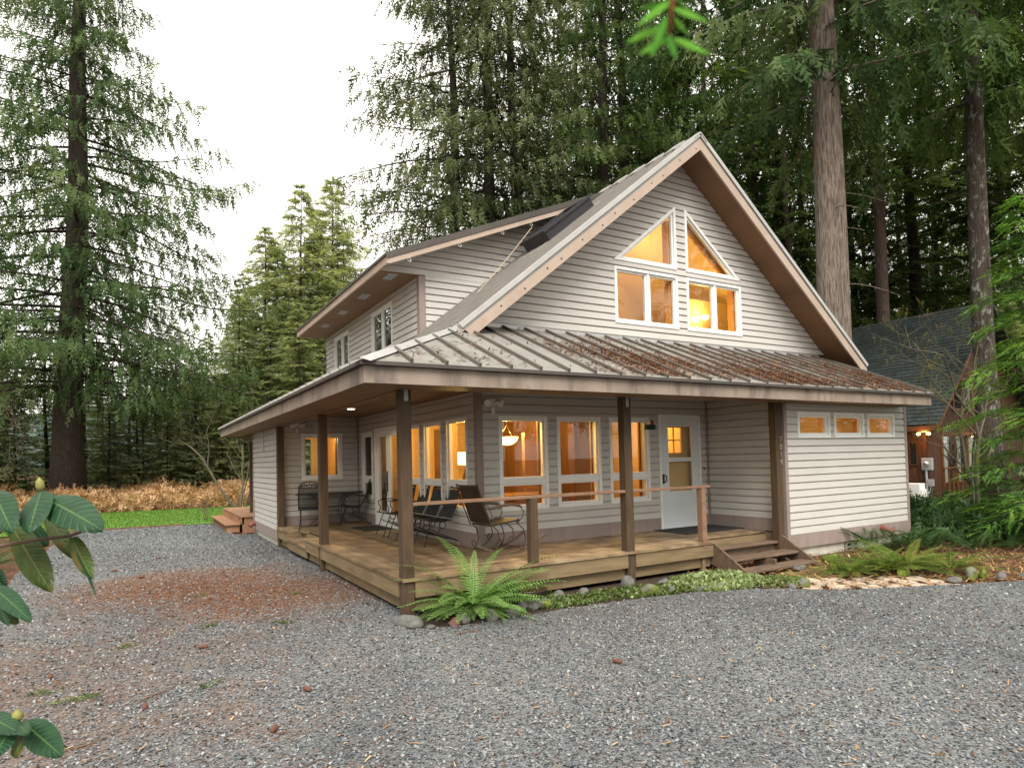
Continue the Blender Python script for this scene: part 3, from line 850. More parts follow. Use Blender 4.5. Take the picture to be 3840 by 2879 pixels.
# back deck
mb = MB()
x = -.28
while x < 1.9:
    mb.prism([(x, 11.5, .46), (x + .134, 11.5, .46), (x + .134, 15.8, .46), (x, 15.8, .46)], (0, 0, -.036)); x += .14
bd = mb.obj('back_deck', M['backdeck'], house)
mb = MB()
for i in range(3): mb.box(-.62 + .13 * i, -.495 + .13 * i, 12.0, 15.9, .19, .225)
mb.obj('step', M['backdeck'], bd)
mb = MB(); mb.box(-.24, -.2, 11.54, 15.76, .24, .422); mb.box(-.24, 1.9, 11.54, 11.58, .0, .42)
for k in range(9): mb.box(-.3, -.24, 12.1 + .45 * k, 12.15 + .45 * k, .0, .42); mb.box(-.58, -.25, 12.05 + .45 * k, 12.09 + .45 * k, 0, .188)
mb.obj('rim_board', M['backdeck'], bd)
# foundation vent, pipes, ornament, small fittings
mb = MB(); mb.ring(XF, rect(8.515, 8.945, -.06, .135), rect(8.53, 8.93, -.045, .12), -.01, .012); 
for i in range(2):
    a = 8.53 + .2 * i
    mb.ring(XF, rect(a, a + .2, -.045, .12), rect(a + .045, a + .155, -.025, .10), -.01, .006); mb.wbox(XF, a + .04, a + .16, .02, .05, -.01, .005)
fv = mb.obj('foundation_vent', M['flash'], house)
mb = MB(); mb.wbox(XF, 8.5, 8.96, -.06, .135, -.012, -.008); mb.obj('vent_screen', M['black'], fv)
mb = MB(); mb.tube([(9.62, .0, .305), (9.64, -.10, .30), (9.68, -.24, .25)], .055, 12); mb.lathe([(.07, 0), (.07, -.02), (.05, -.02)], (9.62, -.035, .305), 12, 'y'); mb.obj('drain_pipe', M['maroon'], house)
mb = MB(); mb.tube([(.03, 10.85, .31), (-.09, 10.85, .30), (-.15, 10.83, .24)], .06, 12); mb.obj('drain_pipe', M['maroon'], house)
mb = MB(); mb.box(-.02, .0, 11.0, 11.10, -.02, .92); mb.obj('corner_stake', M['trim'], house)
mb = MB()
mb.prism([EL(9.45, 2.22, .03), EL(9.85, 2.24, .03), EL(9.52, 2.62, .03)], EL(0, 0, .045) - EL(0, 0, .03)); mb.bar(EL(9.48, 2.15, .035), EL(9.50, 2.7, .035), .015, .015); mb.bar(EL(9.40, 2.18, .035), EL(9.9, 2.2, .035), .03, .02)
mb.obj('sailboat_ornament', mat('ornament_grey', [(.42, .40, .40), (.5, .48, .48)], 5), house)
mb = MB(); mb.wbox(F, 6.752, 6.79, 1.50, 1.62, .0, .03); mb.obj('doorbell', M['black'], house)
def floodlight(P, u, z):
    m1 = MB(); c = P(u, z, .0); out = P(u, z, .1) - c; sd = (P(u + 1, z, 0) - c)
    m1.wbox(P, u - .06, u + .06, z - .05, z + .06, .02, .06)
    fl = m1.obj('floodlight', M['white'], house)
    for s in (-1, 1):
        m2 = MB(); a = c + out * .6 + sd * (.06 * s); b = a + sd * (.07 * s) + out * .9 + Vector((0, 0, -.02))
        m2.tube([a, a.lerp(b, .4), a.lerp(b, .5), b], [.03, .03, .052, .055], 12); m2.obj('lamp_head', M['white'], fl)
    m2 = MB(); a = c + out * .5 + Vector((0, 0, -.05)); m2.tube([a, a + out * .3 + Vector((0, 0, -.05)), a + out * .3 + Vector((0, 0, -.12))], [.02, .03, .032], 10); m2.obj('sensor', M['white'], fl)
floodlight(F, 2.13, 2.70); floodlight(EF, .45, 2.70)
def text(s, size, m, name, mw, parent, ext=.004):
    cu = bpy.data.curves.new(name, 'FONT'); cu.body = s; cu.size = size; cu.extrude = ext; cu.align_x = 'CENTER'
    o = bpy.data.objects.new(name, cu); col.objects.link(o)
    dg = bpy.context.evaluated_depsgraph_get()
    me = bpy.data.meshes.new_from_object(o.evaluated_get(dg)); bpy.data.objects.remove(o)
    me.materials.clear(); me.materials.append(m)
    q = bpy.data.objects.new(name, me); link(q, parent); q.matrix_basis = mw
    return q
RFRONT = Matrix.Rotation(R(90), 4, 'X')
M['numeral'] = mat('bronze_numeral', [(.26, .21, .16), (.34, .28, .22)], 10, rough=.4)
for i, ch in enumerate('7019'):
    text(ch, .13, M['numeral'], 'house_numeral', Matrix.Translation((6.765, -.03, 1.985 - .13 * i)) @ RFRONT, house)

# ------------------------------------------------------------------ rooms behind the windows
mb = MB()
def inner_sheet(mb, P, u0, u1, z0, z1, holes, n=-.16):
    us = sorted({u0, u1} | {v for h in holes for v in h[:2]}); zs = sorted({z0, z1} | {v for h in holes for v in h[2:]})
    for i in range(len(us) - 1):
        for j in range(len(zs) - 1):
            a, b, c, d_ = us[i], us[i+1], zs[j], zs[j+1]
            if any(h[0] <= (a+b)/2 <= h[1] and h[2] <= (c+d_)/2 <= h[3] for h in holes): continue
            mb.poly([P(a, c, n), P(b, c, n), P(b, d_, n), P(a, d_, n)])
hf = [(a + .03, b - .03, 1.02, 2.47) for a, b in fw] + [(5.65, 6.62, .46, 2.52)]
hl = [(a + .03, b - .03, 1.02, 2.47) for a, b in lw] + [(5.2, 6.64, .47, 2.5)]
inner_sheet(mb, F, 2.0, 6.8, ZD, 2.80, hf); inner_sheet(mb, L, 1.84, 8.0, ZD, 2.80, hl)
mb.poly([(2.0, 6.2, ZD), (6.8, 6.2, ZD), (6.8, 6.2, 2.8), (2.0, 6.2, 2.8)])
mb.poly([(6.8, 1.84, ZD), (6.8, 6.2, ZD), (6.8, 6.2, 2.8), (6.8, 1.84, 2.8)])
mb.poly([(2.0, 1.84, 2.8), (6.8, 1.84, 2.8), (6.8, 8, 2.8), (2.0, 8, 2.8)])
mb.poly([(2.0, 8, ZD), (6.8, 8, ZD), (6.8, 8, 2.8), (2.0, 8, 2.8)])
for P, hs_ in ((F, hf), (L, hl)):                                  # reveals
    for h in hs_:
        for (a, c), (b, d_) in (((h[0], h[2]), (h[1], h[2])), ((h[1], h[2]), (h[1], h[3])), ((h[1], h[3]), (h[0], h[3])), ((h[0], h[3]), (h[0], h[2]))):
            mb.poly([P(a, c, -.16), P(b, d_, -.16), P(b, d_, -.055), P(a, c, -.055)])
mb.obj('interior_wall', M['interior'], house)
mb = MB()
mb.box(2.0, 6.8, 1.84, 8.0, ZD - .02, ZD); 
mb.box(4.55, 4.65, 3.9, 6.1, ZD, 2.79); mb.box(4.62, 5.05, 3.6, 3.66, ZD, 2.5); mb.box(2.9, 3.6, 6.12, 6.18, ZD, 2.5)
mb.box(3.62, 4.45, 3.2, 3.3, ZD, 2.30); mb.box(2.02, 6.7, 3.5, 3.62, 2.62, 2.79); mb.box(3.9, 4.5, 5.9, 6.1, ZD, 1.9)
mb.obj('interior_woodwork', M['interior_dark'], house)
for a, b in fw:                                                    # warm wooden jambs seen through the glass
    m1 = MB(); m1.ring(F, rect(a+.03, b-.03, 1.02, 2.47), rect(a+.065, b-.065, 1.05, 2.44), -.20, -.161); m1.obj('window_jamb', M['interior_dark'], house)
m1 = MB(); m1.ring(EF, rect(.52, 1.5, 1.43, 2.52), rect(.66, 1.37, 1.53, 2.42), -.2, -.08); m1.obj('window_jamb', M['interior_dark'], house)
mb = MB()                                                          # small side rooms
mb.poly([(.1, 11.15, .4), (1.85, 11.15, .4), (1.85, 11.15, 1.5), (.1, 11.15, 1.5)]); mb.poly([(.1, 11.15, 2.5), (1.85, 11.15, 2.5), (1.85, 11.15, 2.8), (.1, 11.15, 2.8)])
mb.poly([(.1, 8, .4), (.1, 11.15, .4), (.1, 11.15, 2.8), (.1, 8, 2.8)]); mb.poly([(1.85, 8.06, .4), (1.85, 11.15, .4), (1.85, 11.15, 2.8), (1.85, 8.06, 2.8)]); mb.poly([(.1, 8.05, 2.8), (1.85, 8.05, 2.8), (1.85, 11.15, 2.8), (.1, 11.15, 2.8)])
mb.poly([(.1, 8.05, .4), (1.85, 8.05, .4), (1.85, 11.15, .4), (.1, 11.15, .4)])
mb.poly([(6.98, .9, .2), (10.55, .9, .2), (10.55, .9, 2.6), (6.98, .9, 2.6)]); mb.poly([(6.98, .06, 2.6), (10.55, .06, 2.6), (10.55, .9, 2.6), (6.98, .9, 2.6)])
mb.poly([(6.98, .06, .2), (6.98, .9, .2), (6.98, .9, 2.6), (6.98, .06, 2.6)]); mb.poly([(10.55, .06, .2), (10.55, .9, .2), (10.55, .9, 2.6), (10.55, .06, 2.6)])
inner_sheet(mb, XF, 6.98, 10.55, .2, 2.6, [(a + .05, b - .05, 2.09, 2.46) for a, b in rw], n=-.055)
mb.obj('interior_wall', M['interior'], house)
mb = MB()                                                          # upper room
gz = 4.02
def ci(x): return 7.25 - MS * abs(RX - x)
xl = RX - (7.25 - gz) / MS; xr = RX + (7.25 - gz) / MS
mb.poly([(xl, 1.80, gz), (RX, 1.80, 7.25), (RX, 5.2, 7.25), (xl, 5.2, gz)]); mb.poly([(xr, 1.80, gz), (RX, 1.80, 7.25), (RX, 5.2, 7.25), (xr, 5.2, gz)])
mb.poly([(xl, 5.2, gz), (xr, 5.2, gz), (RX, 5.2, 7.25)]); mb.poly([(xl, 1.8, gz), (xr, 1.8, gz), (xr, 5.2, gz), (xl, 5.2, gz)])
mb.box(4.9, 5.0, 2.6, 5.1, gz, 5.2); mb.box(7.25, 8.9, 2.70, 2.76, gz, ci(8.9))
for (a, b) in ((4.70, 6.17), (6.47, 7.93)): inner_sheet(mb, F, a - .3, b + .3, 4.05, 5.3, [(a, b, 4.22, 5.18)], n=-.066)
mb.obj('interior_wall', M['interior_up'], house)
mb = MB()
for a, b, c, d_ in ((6.10, 6.18, 4.22, 5.18), (7.85, 7.93, 4.22, 5.18), (6.09, 6.15, 5.4, 6.3)): mb.wbox(F, a, b, c, d_, -.22, -.08)
mb.bar(F(6.5, 6.42, -.15), F(7.9, 5.30, -.15), .14, .05, F(0, 0, 1) - F(0, 0, 0))
mb.wbox(F, 7.26, 7.9, 5.0, 5.03, -.12, -.09)
mb.obj('window_jamb', mat('amber_wood', [(.62, .26, .04), (.7, .32, .06)], 4), house)
def point(name, loc, e, c=(1, .64, .19), r=.08):
    l_ = bpy.data.lights.new(name, 'POINT'); l_.energy = e; l_.color = c; l_.shadow_soft_size = r
    o = bpy.data.objects.new(name, l_); col.objects.link(o); o.location = loc; return o
# pendant lamp
pn = empty('pendant_lamp', (3.36, 3.4, 2.79), 0, 'glowing amber bowl pendant lamp hanging behind the leftmost front window', 'lamp')
m1 = MB(); m1.lathe([(.0, -.72), (.10, -.70), (.18, -.64), (.21, -.57), (.20, -.565), (.0, -.60)], n=24); m1.obj('bowl', M['amber'], pn, True)
m1 = MB(); m1.tube([(0, 0, 0), (0, 0, -.34)], .008)
for k in range(3):
    a = k * 2.094 + .5; m1.tube([(0, 0, -.33), (.06 * math.cos(a), .06 * math.sin(a), -.42), (.205 * math.cos(a), .205 * math.sin(a), -.57)], .007)
m1.obj('hanger', M['brown_iron'], pn)
point('pendant_light', (3.36, 3.4, 2.30), 30)
tl = empty('table_lamp', (2.9, 4.31, 1.15), 0, 'lit table lamp with drum shade behind the window by the porch corner', 'lamp')
m1 = MB(); m1.lathe([(.15, .57), (.15, .82)], n=24); m1.lathe([(0, .56), (.15, .57)], n=24); m1.obj('lamp_shade', M['shade'], tl, True)
m1 = MB(); m1.lathe([(0, 0), (.09, 0), (.09, .02), (.03, .05), (.05, .2), (.06, .3), (.02, .42), (.01, .56), (0, .56)], n=16); m1.obj('lamp_base', M['brown_iron'], tl, True)
point('table_light', (2.9, 4.31, 2.02), 24)
tb = empty('side_table', (2.9, 4.31, ZD), 0, 'dark side table under the lit table lamp indoors', 'table')
m1 = MB(); m1.box(-.25, .25, -.25, .25, .67, .705); m1.obj('tabletop', M['interior_dark'], tb)
for sx in (-1, 1):
    for sy in (-1, 1): m1 = MB(); m1.box(.19*sx-.025, .19*sx+.025, .19*sy-.025, .19*sy+.025, 0, .67); m1.obj('leg', M['interior_dark'], tb)
dt = empty('dining_table', (3.2, 2.75, ZD), 0, 'wooden dining table indoors behind the leftmost front window', 'table')
m1 = MB(); m1.box(-.6, .6, -.42, .42, .70, .745); m1.obj('tabletop', M['interior_dark'], dt)
for sx in (-1, 1):
    for sy in (-1, 1): m1 = MB(); m1.box(.52*sx-.03, .52*sx+.03, .35*sy-.03, .35*sy+.03, 0, .70); m1.obj('leg', M['interior_dark'], dt)
sconce = None
for i, (x, z, lb) in enumerate(((7.59, 4.68, 'left globe sconce glowing on the upstairs wall'), (7.87, 4.75, 'right globe sconce glowing on the upstairs wall'))):
    s = empty('wall_sconce', (x, 2.69, z), 0, lb, 'lamp', 'sconces on the upstairs wall')
    m1 = MB(); m1.lathe([(.0, -.06), (.05, -.05), (.08, 0), (.085, .035), (0, .03)], (0, -.09, 0), 16); m1.obj('shade', M['amber'], s, True)
    m1 = MB(); m1.tube([(0, 0, -.02), (0, -.05, -.08), (0, -.09, -.06)], .012); m1.obj('bracket', M['brown_iron'], s)
point('sconce_light', (7.72, 2.5, 4.86), 6)
point('upper_light', (6.3, 3.6, 5.9), 24, (1, .72, .30), .15)
point('side_room_light', (7.9, .72, 1.5), 6); point('side_room_light', (9.5, .72, 1.5), 6); point('kitchen_light', (1.0, 9.6, 2.5), 14)
point('ceiling_light', (2.75, 2.15, 2.55), 26); point('entry_light', (6.1, 3.0, 2.4), 18)
# ------------------------------------------------------------------ trees
def unit(a): return a / np.maximum(np.linalg.norm(a, axis=-1, keepdims=True), 1e-9)

def leaflets(rng, P, D, Ln, Wd, K, S=None, spread=.75, bend=.25):
    """fronds: each of N sprays is K slim leaflets set alternately along its axis."""
    N = len(P)
    D = unit(D)
    if S is None:
        S = rng.normal(size=(N, 3)); 
    S = unit(S - D * np.sum(S * D, 1, keepdims=True))
    Nn = np.cross(D, S)
    t = (np.arange(K) + .35) / K
    t = t[None, :, None]
    sg = np.where(np.arange(K) % 2 == 0, 1., -1.)[None, :, None]
    Lb = Ln[:, None, None]; Wb = Wd[:, None, None]
    base = P[:, None, :] + D[:, None, :] * Lb * t - np.array([0, 0, 1.]) * Lb * bend * t * t
    prof = (1.05 - .75 * t)
    j = rng.normal(size=(N, K, 3)) * .18
    tip = base + (S[:, None, :] * sg * spread + D[:, None, :] * .75 + Nn[:, None, :] * .18 + j) * Wb * prof
    h = D[:, None, :] * Wb * .30
    V = np.stack([base - h, base + h, tip], 2).reshape(-1, 3)
    F = np.arange(len(V), dtype=np.int32).reshape(-1, 3)
    return V, F

def limb_pts(rng, h, az, L, rise, sag, lift, n=6):
    s = np.linspace(0, 1, n)
    r = L * s
    wob = rng.normal() * .12
    a = az + wob * s * s
    return np.stack([np.cos(a) * r, np.sin(a) * r, h + L * (rise * s - sag * s ** 2 + lift * s ** 3.2)], 1)

def conifer(name, seed, H, z0, rad, nb, style, leaf, bark, r0, nsec=12, nsp=4, K=7, Lsp=.5, Wsp=.16, lean=(0, 0), limb_r=.045,
            rise=.05, sag=.45, lift=.25, secf=.30, bare=0, top=1.0, hang=.8, az_gap=None, hp=1.0):
    """H height; foliage between z0 and H*top; rad(t) branch length at relative height t (0 bottom of crown, 1 tip)."""
    rng = np.random.default_rng(seed)
    tr = MB()
    zz = np.linspace(-.3, H, 14)
    def rt(z): return max(.02, r0 * (1 - z / H) ** .85 + (.35 * r0 * math.exp(-max(z, 0) / (r0 * 2.2))))
    cx = lambda z: (lean[0] * z + .10 * math.sin(z * .35 + seed), lean[1] * z + .10 * math.cos(z * .3 + seed * 2))
    c0 = cx(0)
    tr.tube([(cx(z)[0] - c0[0], cx(z)[1] - c0[1], z) for z in zz], [rt(z) for z in zz], 14)
    PP, DD, SS, LL, TT = [], [], [], [], []
    for b in range(nb):
        q = ((b + rng.random()) / nb) ** hp
        h = z0 + (H * top - z0) * q
        az = b * 2.39996 + rng.normal() * .35
        if az_gap is not None and abs((az - az_gap[0] + math.pi) % (2 * math.pi) - math.pi) < az_gap[1] and h < az_gap[2]: continue
        L = rad(q) * rng.uniform(.70, 1.12)
        if L < .15: continue
        pts = limb_pts(rng, h, az, L, rise + rng.normal() * .07, sag * rng.uniform(.7, 1.2), lift * rng.uniform(.6, 1.3))
        ox, oy = cx(h)[0] - c0[0], cx(h)[1] - c0[1]
        pts[:, 0] += ox; pts[:, 1] += oy
        lr = limb_r * (.35 + .65 * L / max(rad(0), .1))
        tr.tube(pts, list(np.linspace(lr, .006, len(pts))), 4, cap=False)
        ns = max(4, int(nsec * (.4 + .6 * L / max(rad(0), .1))))
        tint_b = rng.normal() * .14
        for k in range(ns):
            s = .06 + .94 * (k + rng.random() * .8) / ns
            i = min(int(s * 5), 4); f = s * 5 - i
            p = pts[i] * (1 - f) + pts[i + 1] * f
            tg = unit(pts[i + 1] - pts[i])
            side = 1 if k % 2 else -1
            hz = unit(np.array([-tg[1], tg[0], 0.0]))
            d = unit(tg * .75 + hz * side * rng.uniform(.55, 1.0) + np.array([0, 0, rng.normal() * .12]))
            sl = L * secf * (1.05 - .72 * s) + .18
            m = max(2, int(nsp * (.5 + .5 * sl / (L * secf + .18)) + .5))
            u = (np.arange(m) + rng.random(m) * .9) / m
            pos = p[None] + d[None] * (u * sl)[:, None]
            pos[:, 2] -= u ** 2 * sl * (.32 if style == 'cedar' else .12)
            pos += rng.normal(size=(m, 3)) * .04
            if style == 'cedar':
                dd = d[None] * .45 + np.array([0, 0, -hang]) + rng.normal(size=(m, 3)) * .28
                ss = np.tile(unit(np.cross(d, [0, 0, 1.]))[None] * rng.normal() + d[None] * rng.uniform(.5, 1), (m, 1)) + rng.normal(size=(m, 3)) * .35
            else:
                dd = d[None] + tg[None] * .3 + rng.normal(size=(m, 3)) * .22 - np.array([0, 0, .12])
                ss = np.tile(np.cross(d, [0, 0, 1.])[None], (m, 1)) + rng.normal(size=(m, 3)) * .25
            PP.append(pos); DD.append(dd); SS.append(ss)
            LL.append(Lsp * rng.uniform(.65, 1.25, m) * (.72 + .28 * (1 - q)))
            TT.append(np.clip(.46 + tint_b + rng.normal(size=m) * .23 + .14 * (s - .5), 0, 1))
    for b in range(bare):              # dead lower limbs
        h = rng.uniform(.15 * z0, z0); az = rng.random() * 6.28; L = rng.uniform(.5, 2.2)
        pts = limb_pts(rng, h, az, L, .1, .5, .1); tr.tube(pts, list(np.linspace(.022, .005, 6)), 4, cap=False)
    P = np.concatenate(PP); D = np.concatenate(DD); S = np.concatenate(SS); Ln = np.concatenate(LL); T = np.concatenate(TT)
    V, F_ = leaflets(rng, P, D, Ln, Ln * Wsp / Lsp * 1.55, K, S, bend=.25 if style == 'cedar' else .1)
    me = mesh_np(name + '_crown', V, F_, M[leaf], np.repeat(T, K * 3))
    t_ = tr.obj(name + '_trunk', M[bark], None, True)
    tme = t_.data; bpy.data.objects.remove(t_)
    return tme, me

def plant_tree(nm, meshes, loc, rz=0, s=1.0, label=None, group=None, bark=None):
    e = empty(nm, loc, rz, label, 'tree', group)
    e.scale = (s, s, s)
    t = new_obj('trunk', meshes[0], e); new_obj('crown', meshes[1], e)
    return e

def prof(*pts):
    xs = [p[0] for p in pts]; ys = [p[1] for p in pts]
    return lambda t: float(np.interp(t, xs, ys))

# the great cedar on the left
big = conifer('cedar', 3, 40, 5.6, prof((0, 8.0), (.115, 9.8), (.36, 7.0), (.52, 4.0), (.75, 2.0), (1, .3)), 205, 'cedar', 'cedar_leaf', 'bark_dark', .66,
              nsec=22, nsp=5, K=8, Lsp=.62, Wsp=.155, lean=(.022, .03), rise=.0, sag=.50, lift=.40, limb_r=.075, hang=.9, hp=1.12)
plant_tree('cedar_tree', big, (-5.5, 30.3, 0), 0, 1, 'huge dark cedar with drooping boughs filling the left edge of the picture')
# cedars right behind the house
cA = conifer('cedar', 11, 33, 6.5, prof((0, 4.6), (.15, 5.8), (.45, 4.9), (.75, 2.9), (1, .4)), 105, 'cedar', 'cedar_leaf_warm', 'bark_dark', .36,
             nsec=18, nsp=4, K=7, Lsp=.56, Wsp=.155, rise=.12, sag=.50, lift=.22, limb_r=.05, hang=.7, lean=(.004, .0))
plant_tree('cedar_tree', cA, (10.3, 16.6, 0), .4, 1.0, 'olive-green cedar above the dormer, the middle trunk of the three close together')
plant_tree('cedar_tree', cA, (9.45, 18.0, 0), 2.6, .93, 'slim cedar above the dormer, left trunk of the three close together')
plant_tree('cedar_tree', cA, (11.6, 16.9, 0), 4.4, .96, 'mossy cedar above the dormer, right trunk of the three close together')
cB = conifer('cedar', 23, 34, 7.0, prof((0, 4.4), (.2, 5.2), (.5, 4.4), (.8, 2.4), (1, .4)), 125, 'cedar', 'dark_leaf', 'bark_dark', .42,
             nsec=17, nsp=4, K=7, Lsp=.58, Wsp=.16, rise=.08, sag=.55, lift=.2, limb_r=.05, hang=.8)
plant_tree('cedar_tree', cB, (16.0, 15.8, 0), 1.1, 1.0, 'dark cedar rising behind the long left slope of the gable roof')
plant_tree('cedar_tree', cB, (18.6, 17.6, 0), 3.4, 1.05, 'second dark cedar behind the roof, just right of the first one there')
# pale-barked giant beside the house, then the tall bare stems to its right
cC = conifer('cedar', 31, 36, 11.5, prof((0, 3.6), (.15, 4.6), (.45, 4.2), (.8, 2.2), (1, .3)), 95, 'cedar', 'cedar_leaf', 'bark_light', .50,
             nsec=17, nsp=5, K=7, Lsp=.6, Wsp=.17, lean=(-.028, -.012), rise=-.05, sag=.5, lift=.25, limb_r=.055, hang=.8, bare=10)
plant_tree('cedar_tree', cC, (14.15, 3.75, 0), 0, 1.0, 'pale grey-brown barked cedar trunk right behind the right roof edge')
cD = conifer('fir', 37, 38, 13.5, prof((0, 3.6), (.2, 4.2), (.6, 3.2), (1, .3)), 90, 'hemlock', 'dark_leaf', 'bark_red', .36,
             nsec=16, nsp=4, K=7, Lsp=.5, Wsp=.18, lean=(-.012, -.004), rise=.0, sag=.35, lift=.1, bare=26)
plant_tree('fir_tree', cD, (28.4, 10.4, 0), 0, 1.0, 'tall red-brown fir trunk rising behind the left end of the green roof')
cE = conifer('hemlock', 41, 34, 4.5, prof((0, 4.6), (.15, 5.0), (.5, 3.8), (1, .3)), 120, 'hemlock', 'dark_leaf', 'bark_dark', .42,
             nsec=17, nsp=4, K=7, Lsp=.55, Wsp=.18, rise=.02, sag=.35, lift=.12, hang=.5)
plant_tree('hemlock_tree', cE, (34.0, 11.9, 0), 0, 1.0, 'dark hemlock with tiered low branches behind the green roof ridge')
cF = conifer('fir', 43, 36, 12.0, prof((0, 3.0), (.2, 4.0), (.6, 3.2), (1, .3)), 90, 'cedar', 'dark_leaf', 'bark_lichen', .34,
             nsec=16, nsp=4, K=7, Lsp=.6, Wsp=.17, lean=(-.022, -.006), rise=.0, sag=.5, lift=.2, bare=12)
plant_tree('fir_tree', cF, (19.75, 2.35, 0), 0, 1.0, 'dark fir trunk spotted with pale lichen in front of the neighbouring cabin')
plant_tree('fir_tree', cD, (31.5, 7.6, 0), 2.0, .95, 'brown fir trunk close behind the lichen-spotted one')
plant_tree('fir_tree', cF, (24.2, 2.2, 0), 2.2, 1.05, 'dark trunk at the far right edge of the picture')

# middle distance: conifer variants shared by many trees
v_dark = [conifer('fir', 50 + i, 30, 2.0 + i, prof((0, 3.6), (.2, 4.3), (.6, 3.0), (1, .15)), 105, 'hemlock' if i % 2 else 'cedar', 'dark_leaf', 'bark_red' if i % 2 else 'bark_dark', .30,
                  nsec=13, nsp=4, K=6, Lsp=.66, Wsp=.19, rise=.03, sag=.42, lift=.15, hang=.6) for i in range(3)]
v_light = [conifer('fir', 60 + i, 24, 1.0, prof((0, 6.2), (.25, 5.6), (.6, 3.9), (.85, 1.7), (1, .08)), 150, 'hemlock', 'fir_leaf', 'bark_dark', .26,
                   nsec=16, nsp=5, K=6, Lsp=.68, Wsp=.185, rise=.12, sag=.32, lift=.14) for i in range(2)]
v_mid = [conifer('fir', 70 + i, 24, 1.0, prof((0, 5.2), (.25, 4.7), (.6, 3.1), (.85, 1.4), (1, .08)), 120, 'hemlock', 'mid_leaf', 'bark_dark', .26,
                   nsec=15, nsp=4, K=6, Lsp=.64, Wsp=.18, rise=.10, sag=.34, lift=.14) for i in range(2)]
rr = random.Random(7)
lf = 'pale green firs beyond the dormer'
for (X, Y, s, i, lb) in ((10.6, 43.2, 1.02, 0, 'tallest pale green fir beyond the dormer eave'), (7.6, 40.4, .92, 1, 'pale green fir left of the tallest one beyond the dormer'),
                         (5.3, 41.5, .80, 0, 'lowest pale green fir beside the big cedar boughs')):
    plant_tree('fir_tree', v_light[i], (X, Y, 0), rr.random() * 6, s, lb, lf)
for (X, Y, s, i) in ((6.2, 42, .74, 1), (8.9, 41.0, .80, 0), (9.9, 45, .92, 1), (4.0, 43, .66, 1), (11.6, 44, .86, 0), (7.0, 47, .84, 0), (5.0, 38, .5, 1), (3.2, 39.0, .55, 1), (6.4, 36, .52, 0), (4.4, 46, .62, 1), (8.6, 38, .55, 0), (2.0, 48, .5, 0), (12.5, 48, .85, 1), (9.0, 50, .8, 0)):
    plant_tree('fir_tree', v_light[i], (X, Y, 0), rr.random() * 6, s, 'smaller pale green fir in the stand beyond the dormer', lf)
gl = 'dark conifers beyond the lawn'
for (X, Y, s, i) in ((-10.5, 38, .62, 0), (-8.0, 44, .7, 1), (-4.4, 46, .52, 2), (-1.5, 42, .42, 1), (1.2, 45, .46, 0), (-12.5, 33, .6, 2), (-15, 40, .8, 0), (-3.0, 38.5, .36, 1), (.8, 37, .34, 2), (-18, 36, .8, 1), (3.6, 52, .6, 0), (-7.0, 37, .42, 2), (-9.5, 35, .45, 1), (-13, 37, .5, 0), (-5.6, 40, .45, 0), (-2.2, 47, .55, 1), (0, 50, .55, 2), (2.4, 44, .42, 0), (-11.5, 45, .7, 1), (-8.3, 52, .6, 0), (-5, 54, .6, 2), (-16, 31, .55, 1), (-14.5, 45, .75, 2)):
    if X > -13 and Y > 43: continue
    plant_tree('fir_tree', v_dark[i] if X < -13 else v_mid[i % 2], (X, Y, 0), rr.random() * 6, s * (1 if X < -13 else 1.15), 'green conifer beyond the bracken and lawn', gl)
for k, (X, Y, s) in enumerate(((-10.5, 34.5, .26), (-8.8, 36, .3), (-3.8, 35.5, .24), (-2.4, 37, .3), (-1.0, 35.2, .22), (.6, 39, .32), (1.8, 36, .26), (-6.6, 39, .34), (-12.5, 36, .3), (-4.6, 42, .36), (2.9, 34.8, .24), (-.2, 43, .38))):
    plant_tree('fir_tree', v_mid[k % 2], (X, Y, 0), k * 1.7, s, 'low young conifer between the bracken and the dark trees', 'low young conifers behind the bracken')
for k, (X, Y, s) in enumerate(((-4.0, 34.2, .30), (-2.6, 35.0, .36), (-1.2, 34.0, .26), (.3, 36.0, .38), (1.6, 34.6, .30), (-9.6, 33.6, .34), (-11.4, 34.4, .42), (-13.2, 32.6, .36), (-5.2, 37.5, .42), (2.6, 37.5, .40), (-8.0, 33.8, .28), (-.6, 38.5, .46))):
    plant_tree('fir_tree', v_light[k % 2], (X, Y, 0), k * 2.1, s, 'pale green sapling fir rising from the bracken edge', 'pale saplings along the bracken edge')
gr = 'forest conifers behind the house'
def dirpos(fx, dep):
    X = fx * 1.7368
    d = np.array([_f.x, _f.y]) + np.array([_r.x, _r.y]) * (X - 1955.15) / 2410.94
    return (-2.635 + d[0] * dep, -7.17 + d[1] * dep, 0)
pr = [(1180, 38, .95, 0), (1265, 36, 1.0, 1), (1440, 34, 1.0, 0), (1490, 40, 1.05, 2), (1545, 32, .95, 1), (1600, 38, 1.0, 0), (1645, 33, 1.0, 2), (1700, 40, 1.1, 1), (1745, 34, .9, 0),
      (1850, 38, .95, 2), (1880, 46, 1.0, 1), (1960, 44, .9, 0), (2040, 40, .8, 2), (2075, 48, .95, 1), (2150, 42, .8, 0), (2205, 36, .85, 2), (2260, 30, .9, 1), (1400, 46, 1.1, 1), (1320, 48, 1.1, 2)]
for fx, dep, s, i in pr:
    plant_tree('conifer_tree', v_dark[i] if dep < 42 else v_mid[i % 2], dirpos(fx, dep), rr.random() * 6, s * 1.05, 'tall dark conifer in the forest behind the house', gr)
for fx, dep, s in ((1712, 31, .62), (1640, 36, .7), (1490, 33, .7), (2182, 32, .75), (2040, 45, .8), (1955, 40, .6), (1560, 44, .7)):
    plant_tree('fir_tree', cD, dirpos(fx, dep), rr.random() * 6, s, 'slim bare-stemmed fir among the tall trees behind the house', 'slim bare-stemmed firs behind the house')
gu = 'young conifers under the tall forest trees'
